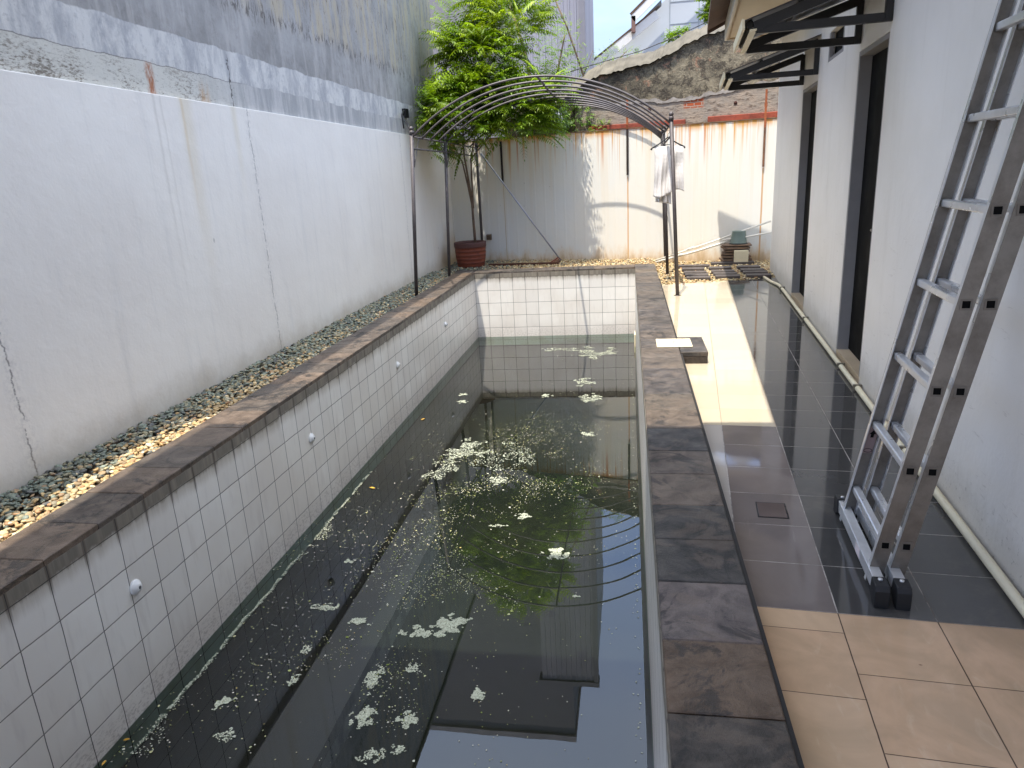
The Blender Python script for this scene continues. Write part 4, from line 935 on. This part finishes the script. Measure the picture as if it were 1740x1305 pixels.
def fronds(specs, rngseed=3):
    """specs: list of (base, dir, length, pairs, leaflen, leafw, tint)"""
    r = np.random.default_rng(rngseed); V, F, CL = [], [], []
    for base, d, L_, npair, ll, lw, tint in specs:
        d = np.array(d, float); d /= np.linalg.norm(d); up = np.array([0, 0, 1.]); side = np.cross(d, up); ns = np.linalg.norm(side)
        side = side / ns if ns > 1e-3 else np.array([1., 0, 0]); roll = r.normal(0, .45); nrm = np.cross(side, d)
        side = side * np.cos(roll) + nrm * np.sin(roll); p = np.array(base, float); dirc = d.copy(); step = L_ / npair; pts = []
        for k in range(npair + 1):
            pts.append((p.copy(), dirc.copy())); p = p + dirc * step; dirc = dirc + np.array([0, 0, -1.]) * (.9 / npair) * (.3 + k / npair); dirc /= np.linalg.norm(dirc)
        for k in range(1, npair + 1):
            p, dc = pts[k]; prof = math.sin(pi * (k / (npair + 1)) ** .7) * .75 + .3
            for s in ((-1, 1) if k < npair else (0,)):
                if s == 0: ld = dc.copy()
                else: ld = side * s * .92 + dc * .42
                ld = ld + np.array([0, 0, -.22]) + r.normal(0, .09, 3); ld /= np.linalg.norm(ld)
                wv = np.cross(ld, np.cross(ld, side * 0 + np.array([0, 0, 1.])) ); wn = np.cross(ld, np.array([0, 0, 1.])); 
                nn = np.linalg.norm(wn); wn = wn / nn if nn > 1e-3 else side
                l_ = ll * prof; w_ = lw * prof ** .5
                o_ = len(V); V.extend([p, p + ld * l_ * .38 + wn * w_, p + ld * l_ + np.array([0, 0, -.15 * l_]), p + ld * l_ * .38 - wn * w_]); F.append([o_, o_ + 1, o_ + 2, o_ + 3]); CL.extend([tint * r.uniform(.85, 1.1)] * 4)
    return np.array(V), np.array(F), np.array(CL)
# potted tree -------------------------------------------------------
PX, PY = -2.70, 12.18
tp = thing('plant_pot', 'round terracotta pot with dark rim in the corner behind the pergola', 'pot', (PX, PY, -.05))
g = G('banded_terracotta'); v = g.tc(); x, y, z = g.sep(v)
band = g.m('SINE', g.m('MULTIPLY', z, 95)); b = g.mix(g.sm(band, .2, .9), lin(128, 66, 46), lin(100, 52, 38)); b = g.mix(g.sm(g.noise(v, 9, 5, .7), .5, .7), b, lin(104, 56, 44)); b = g.mix(g.sm(z, .33, .36), b, lin(84, 52, 46))
g.pr(b, .6, 0, g.bump(band, .4, .006), .4); M_TERRA = g.mat
mb = MB(); mb.lathe([(.225, 0), (.24, .05), (.262, .2), (.268, .33), (.272, .345), (.278, .36), (.278, .43), (.262, .435), (.25, .40), (.25, .38)], 40); mb.build('body', M_TERRA, tp)
mb = MB(); mb.lathe([(.25, .385), (.12, .40), (.0001, .405)], 24); mb.build('soil', M_SOIL, tp)
tt = thing('potted_tree', 'bright green feathery-leaved tree growing from the terracotta pot', 'tree', (PX, PY, .34))
mb = MB(); B0 = Vector((.08, .02, 0))
stems = [[(.09, .02, 0), (.085, .02, .35), (.075, .03, .72), (.045, .02, 1.05), (.0, .0, 1.45), (.03, -.1, 1.9), (.1, -.2, 2.4)],
         [(.075, .03, .66), (.02, .05, .98), (-.04, .02, 1.35), (-.2, -.1, 1.75), (-.35, -.4, 2.1)],
         [(.09, .03, .6), (.10, .02, 1.0), (.11, .0, 1.4), (.25, -.15, 1.8), (.45, -.3, 2.2), (.6, -.35, 2.7)],
         [(-.10, .0, 1.45), (-.3, -.5, 1.75), (-.3, -.9, 1.95)], [(.11, 0, 1.4), (.55, -.35, 1.75), (.95, -.5, 2.0)], [(.1, -.2, 2.3), (.2, -.3, 2.8), (.3, -.2, 3.4)], [(.45, -.3, 2.2), (.9, -.4, 2.6), (1.2, -.4, 3.0)]]
for i, s_ in enumerate(stems):
    r0 = (.026, .018, .018, .012, .012, .012, .010)[i]; mb.tube(s_, [r0 * (1 - .6 * k / (len(s_) - 1)) for k in range(len(s_))], 7)
mb.build('trunk', M_BARK, tt)
blobs = [((-2.55, 11.55, 2.55), (.62, .62, .50), 120), ((-2.15, 11.6, 2.75), (.60, .6, .50), 120), ((-1.75, 11.7, 2.5), (.60, .55, .48), 110), ((-2.45, 11.4, 2.2), (.60, .5, .34), 70), ((-1.7, 11.8, 2.2), (.65, .5, .30), 70),
         ((-2.2, 11.8, 3.3), (.65, .6, .55), 110), ((-1.75, 12.0, 3.75), (.6, .55, .55), 80), ((-2.6, 12.0, 3.4), (.45, .5, .5), 50), ((-2.92, 11.1, 2.35), (.22, .55, .5), 70), ((-2.85, 11.35, 1.95), (.25, .35, .2), 16), ((-2.1, 12.1, 4.2), (.5, .5, .4), 50), ((-1.35, 11.85, 2.65), (.4, .45, .4), 40)]
specs = []; rr = np.random.default_rng(5)
for c, rd, n in blobs:
    for _ in range(int(n * 2.3)):
        d = rr.normal(size=3); d /= np.linalg.norm(d); d[2] = abs(d[2]) * .9 - .25 if rr.uniform() < .7 else d[2]
        rad = rr.uniform(.35, 1.0) ** .5; p = np.array(c) + d * np.array(rd) * rad * .8
        p[0] = max(p[0], -3.05)
        dr = np.array([d[0], d[1] - .25, .25 + .35 * d[2]]) + rr.normal(0, .3, 3)
        if p[0] < -2.85 and dr[0] < 0: dr[0] = -dr[0]
        tint = np.array([1.0, 1.0, 1.0]) * rr.uniform(.42, 1.12); tint *= (1 + .35 * max(0, (p[2] - 2.6)) * np.array([1, .6, 0])) if rr.uniform() < .7 else 1  # higher fronds tinted brighter and yellower: sun on the crown put into leaf colour
        specs.append((p, dr, rr.uniform(.32, .55), 11, .105, .0145, tint))
Vv, Ff, Cc = fronds(specs); Vv = Vv - np.array([PX, PY, .34])
np_mesh('crown', Vv, Ff, M_LEAF, Cc, smooth=False, parent=tt)
# shrub behind the fence ---------------------------------------------
def bush(name, label, cat, root, blobs, n, ll, lw, mat, trunk, seed, npair=5, L_=(.12, .22)):
    t = thing(name, label, cat, root); r = np.random.default_rng(seed); sp = []
    for c, rd, w in blobs:
        for _ in range(int(n * w)):
            d = r.normal(size=3); d /= np.linalg.norm(d); p = np.array(c) + d * np.array(rd) * r.uniform(.2, 1) ** .6
            sp.append((p, d + r.normal(0, .5, 3) + np.array([0, 0, .2]), r.uniform(*L_), npair, ll, lw, np.ones(3) * r.uniform(.6, 1.15)))
    a, b_, c_ = fronds(sp, seed); a = a - np.array(root); np_mesh('crown', a, b_, mat, c_, smooth=False, parent=t)
    if trunk:
        m_ = MB()
        for s_, rad in trunk: m_.tube([tuple(Vector(q) - Vector(root)) for q in s_], [rad * (1 - .5 * i / (len(s_) - 1)) for i in range(len(s_))], 6)
        m_.build('trunk', M_BARK, t)
    return t
bush('yard_tree', 'finer-leaved green tree growing behind the fence, between potted tree and cladding', 'tree', (-1.6, 14.0, 0),
     [((-1.7, 13.9, 3.5), (.75, .5, .8), 1), ((-2.9, 14.0, 4.2), (.8, .5, .6), .8), ((-1.5, 13.8, 2.6), (.5, .4, .5), .6), ((-2.2, 14.0, 4.6), (.9, .5, .5), .8), ((-1.1, 13.9, 3.3), (.35, .3, .6), .25)], 300, .045, .011, M_LEAF2,
     [([(-1.6, 14.0, 0), (-1.65, 14.0, 2.2), (-1.8, 14.0, 3.4), (-2.1, 14.0, 4.5)], .05), ([(-1.65, 14, 2.2), (-1.3, 13.9, 3.0), (-1.1, 13.9, 3.8)], .03)], 21)
bush('wall_shrub', 'small leafy shrub rooted on the old wall above the fence', 'shrub', (-.85, 13.1, 2.1),
     [((-.9, 13.1, 2.36), (.26, .12, .24), 1), ((-1.25, 13.15, 2.25), (.25, .12, .16), .7), ((-.45, 13.0, 2.14), (.22, .1, .07), .4), ((-1.6, 13.2, 2.3), (.3, .15, .2), .7)], 110, .05, .016, M_LEAF2,
     [([(-.9, 13.1, 2.05), (-.88, 13.1, 2.5)], .008)], 33, 4, (.06, .14))
bush('twig_tree', 'sparse slender tree with a dark leaning stem in front of the cladding', 'tree', (-.55, 13.9, 0),
     [((-.62, 13.8, 3.1), (.28, .2, .35), .8), ((-.2, 13.8, 3.35), (.38, .2, .16), 1), ((-1.0, 13.8, 3.75), (.25, .2, .35), .5), ((-.75, 13.85, 2.7), (.2, .2, .2), .3)], 95, .035, .012, M_LEAF3,
     [([(-.55, 13.9, 0), (-.66, 13.9, 2.6), (-.78, 13.85, 3.1), (-1.05, 13.85, 3.9), (-1.35, 13.85, 4.6)], .028), ([(-.72, 13.9, 2.75), (-.45, 13.85, 3.05), (0, 13.8, 3.45)], .012), ([(-.78, 13.85, 3.1), (-.6, 13.8, 3.5)], .008)], 44, 4, (.08, .16))
bush('garden_tree', 'bright green branch tips reaching over the old wall beside the house eave', 'tree', (2.6, 17, 0),
     [((1.95, 17, 4.85), (.40, .3, .14), 1), ((1.9, 17, 4.52), (.35, .3, .10), .8), ((1.1, 17, 4.10), (.26, .2, .08), .5), ((2.6, 17, 4.5), (.4, .3, .4), .6)], 190, .085, .026, M_LEAF,
     [([(2.6, 17, 0), (2.6, 17, 4.5)], .05), ([(2.6, 17, 3.8), (1.8, 17, 4.0), (1.1, 17, 4.0)], .015)], 55, 5, (.12, .2))

# ------------------------------------------------------------------ scum, duckweed and leaves on the water
def flecks(pos, size, cols, name, label, mat, z=ZW + .002):
    n = len(pos); k = 6; ang = (np.arange(k) / k * 2 * np.pi)[None] + rng.uniform(0, 6.28, (n, 1)); rad = size[:, None] * rng.uniform(.45, 1.25, (n, k))
    zz = z + rng.uniform(0, .002, (n, 1)) + np.zeros((n, k)); P = np.stack([pos[:, 0:1] + rad * np.cos(ang), pos[:, 1:2] + rad * np.sin(ang) * 1.0, zz], -1).reshape(-1, 3)
    F_ = np.arange(n * k).reshape(n, k); o = np_mesh(name, P, F_, mat, np.repeat(cols, k, 0), smooth=False); return tag(o, label, 'scum', kind='stuff')
g = G('floating_scum'); cc = g.attr('tint'); g.pr(cc, .8, 0, None, .2); M_SCUM = g.mat
def inpool(p): return (p[:, 0] > XL + .01) & (p[:, 0] < XI - .01) & (p[:, 1] > .7) & (p[:, 1] < YF - .02)
def clump(cx, cy, rx, ry, n, rot=0):
    m_ = int(n * 3.2); a = rng.uniform(0, 2 * np.pi, m_); q = rng.uniform(0, 1, m_) ** .5; u = q * np.cos(a); w = q * np.sin(a); c, s = math.cos(rot), math.sin(rot)
    x = cx + rx * 1.25 * (u * c - w * s); y = cy + ry * 1.25 * (u * s + w * c); f = 1.0 / max(.05, (rx + ry) * .5)
    nz = np.array([mnoise.fractal(((i - cx) * f * 1.5 + cx * 31, (j - cy) * f * 1.5 + cy * 17, 2.2), .9, 2.1, 5) for i, j in zip(x, y)])
    k = nz > (q * 1.0 - .62 + rng.normal(0, .05, m_)); return np.stack([x[k], y[k]], 1)[:n]
SC = []
for cx,cy,rx,ry,n_ in ((-1.02,3.46,.13,.10,1500),(-1.17,3.36,.16,.06,900),(-1.57,3.42,.085,.035,380),(-1.89,4.08,.058,.03,150),(-.50,4.28,.10,.085,800),(-.80,4.81,.07,.05,260),(-.76,2.88,.046,.05,420),(-1.85,3.55,.11,.04,320),(-1.32,2.93,.05,.12,420),(-1.28,2.68,.07,.08,520),(-1.06,2.68,.055,.06,420),(-2.01,2.72,.04,.05,260),(-2.05,2.68,.03,.035,120),(-.50,9.9,.36,.42,1500),(-1.0,10.1,.34,.12,420),(-.53,8.39,.17,.2,420),(-.44,7.77,.14,.2,520),(-.95,7.84,.085,.08,260),(-1.91,7.62,.075,.07,200),(-1.96,7.9,.07,.06,160),(-.41,6.58,.1,.07,160),(-1.52,6.1,.22,.36,900),(-1.14,5.95,.32,.40,520),(-1.66,5.7,.16,.34,420),(-1.1,5.45,.1,.1,200),(-1.14,3.05,.04,.04,120),(-1.05,2.5,.05,.03,90),(-.34,3.78,.04,.015,60),(-1.78,3.15,.05,.04,110),(-1.15,2.45,.08,.05,160),(-1.75,2.9,.05,.05,90),(-1.9,2.5,.06,.05,120),(-.95,4.65,.09,.03,90)): SC.append((clump(cx,cy,rx*.8,ry*.8,int(n_*(.9 if cy<5 else .8)),random.uniform(-.5,.9)), .0042 if cy<5 else .0058))
n_=2600; yy=rng.uniform(2.2,5.6,n_); yy=yy[np.array([mnoise.noise((q*5,3.1,0))+.5*mnoise.noise((q*17,1.1,0)) for q in yy])>-.18]; n_=len(yy); SC.append((np.stack([XL+.112+np.abs(rng.normal(0,.010,n_))+.006*np.sin(yy*9)+.004*np.sin(yy*31)+(.10*rng.uniform(0,1,n_)**2)*np.clip(np.sin(yy*3.1+.6),0,1)**3,yy],1),.0033))
n_=160; yy=rng.uniform(5.4,10.8,n_); SC.append((np.stack([XI-.05-np.abs(rng.normal(0,.015,n_)),rng.uniform(1.6,10.8,n_)],1),.004))
mask = [inpool(a) for a, b_ in SC]
P_ = np.concatenate([a[m_] for (a, b_), m_ in zip(SC, mask)]); Z_ = np.concatenate([np.full(m_.sum(), b_) for (a, b_), m_ in zip(SC, mask)])
Z_ = Z_ * rng.uniform(.6, 1.4, len(Z_)); wc = np.array([lin(186, 190, 168)[:3]]) * rng.uniform(.55, 1.1, (len(P_), 1))
flecks(P_, Z_, wc, 'white_scum', 'white flaky scum floating in ragged patches on the pool', M_SCUM)
n = 110000
P_ = np.stack([rng.uniform(XL, XI, n), rng.uniform(1.5, YF, n)], 1)
# density field: most in the middle third, almost none along the sky reflection on the right
dn = np.exp(-((P_[:, 0] + 1.38 - .10 * (P_[:, 1] - 3)) / .66) ** 2) * np.clip((8.2 - P_[:, 1]) / 2.2, .08, 1) * (1 + 1.1 * np.exp(-((P_[:, 1] - 5.0) / 1.1) ** 2))
dn += .5 * np.exp(-((P_[:, 0] - XL - .04) / .05) ** 2) * (P_[:, 1] < 5.4)
ph = np.array([mnoise.fractal((a * 3.1, b_ * 2.3, .5), .8, 2.2, 5) for a, b_ in P_]); dn *= np.clip(.35 + 1.6 * ph, .03, 2.2)
kp = (rng.uniform(0, 1, n) < dn * .42) & inpool(P_); P_ = P_[kp]
Z_ = rng.uniform(.0012, .0045, len(P_)) * np.where(rng.uniform(0, 1, len(P_)) < .06, 2.0, 1); cols = pick([lin(150, 156, 96), lin(186, 186, 140), lin(120, 134, 64), lin(196, 194, 176), lin(160, 146, 90)], [3, 4, 2, 6, 1], len(P_))
flecks(P_, Z_, cols, 'duckweed', 'tiny pale green specks scattered over the murky water', M_SCUM)
M_YL = simple('yellow_leaf', lin(206, 160, 52), .6, var=.2, nsc=40, bump=0)
for k, (x, y, lb) in enumerate(((-2.36, 2.42, 'orange fallen leaf at the water edge by the nearest nozzle'), (-2.37, 2.28, 'second orange fallen leaf at the water edge, nearer the camera'), (-2.15, 5.25, 'pale yellow fallen leaf floating beside the left pool wall'), (-2.2, 7.0, 'small yellow fallen leaf floating farther up the left side'))):
    mb = MB(); L_ = .016 if k < 2 else .03; mb.add([(-L_, 0, 0), (-L_ * .3, L_ * .4, .003), (L_ * .4, L_ * .3, .004), (L_, 0, .001), (L_ * .3, -L_ * .35, .003), (-L_ * .4, -L_ * .3, .002), (0, 0, .0)], [(0, 6, 1), (1, 6, 2), (2, 6, 3), (3, 6, 4), (4, 6, 5), (5, 6, 0)])
    o = mb.build('fallen_leaf', M_YL, loc=(x, y, ZW + .006), rz=k * 1.3 + .3, recalc=False); sd = o.modifiers.new('t', 'SOLIDIFY'); sd.thickness = .001; tag(o, lb, 'leaf', 'fallen leaves on the water')
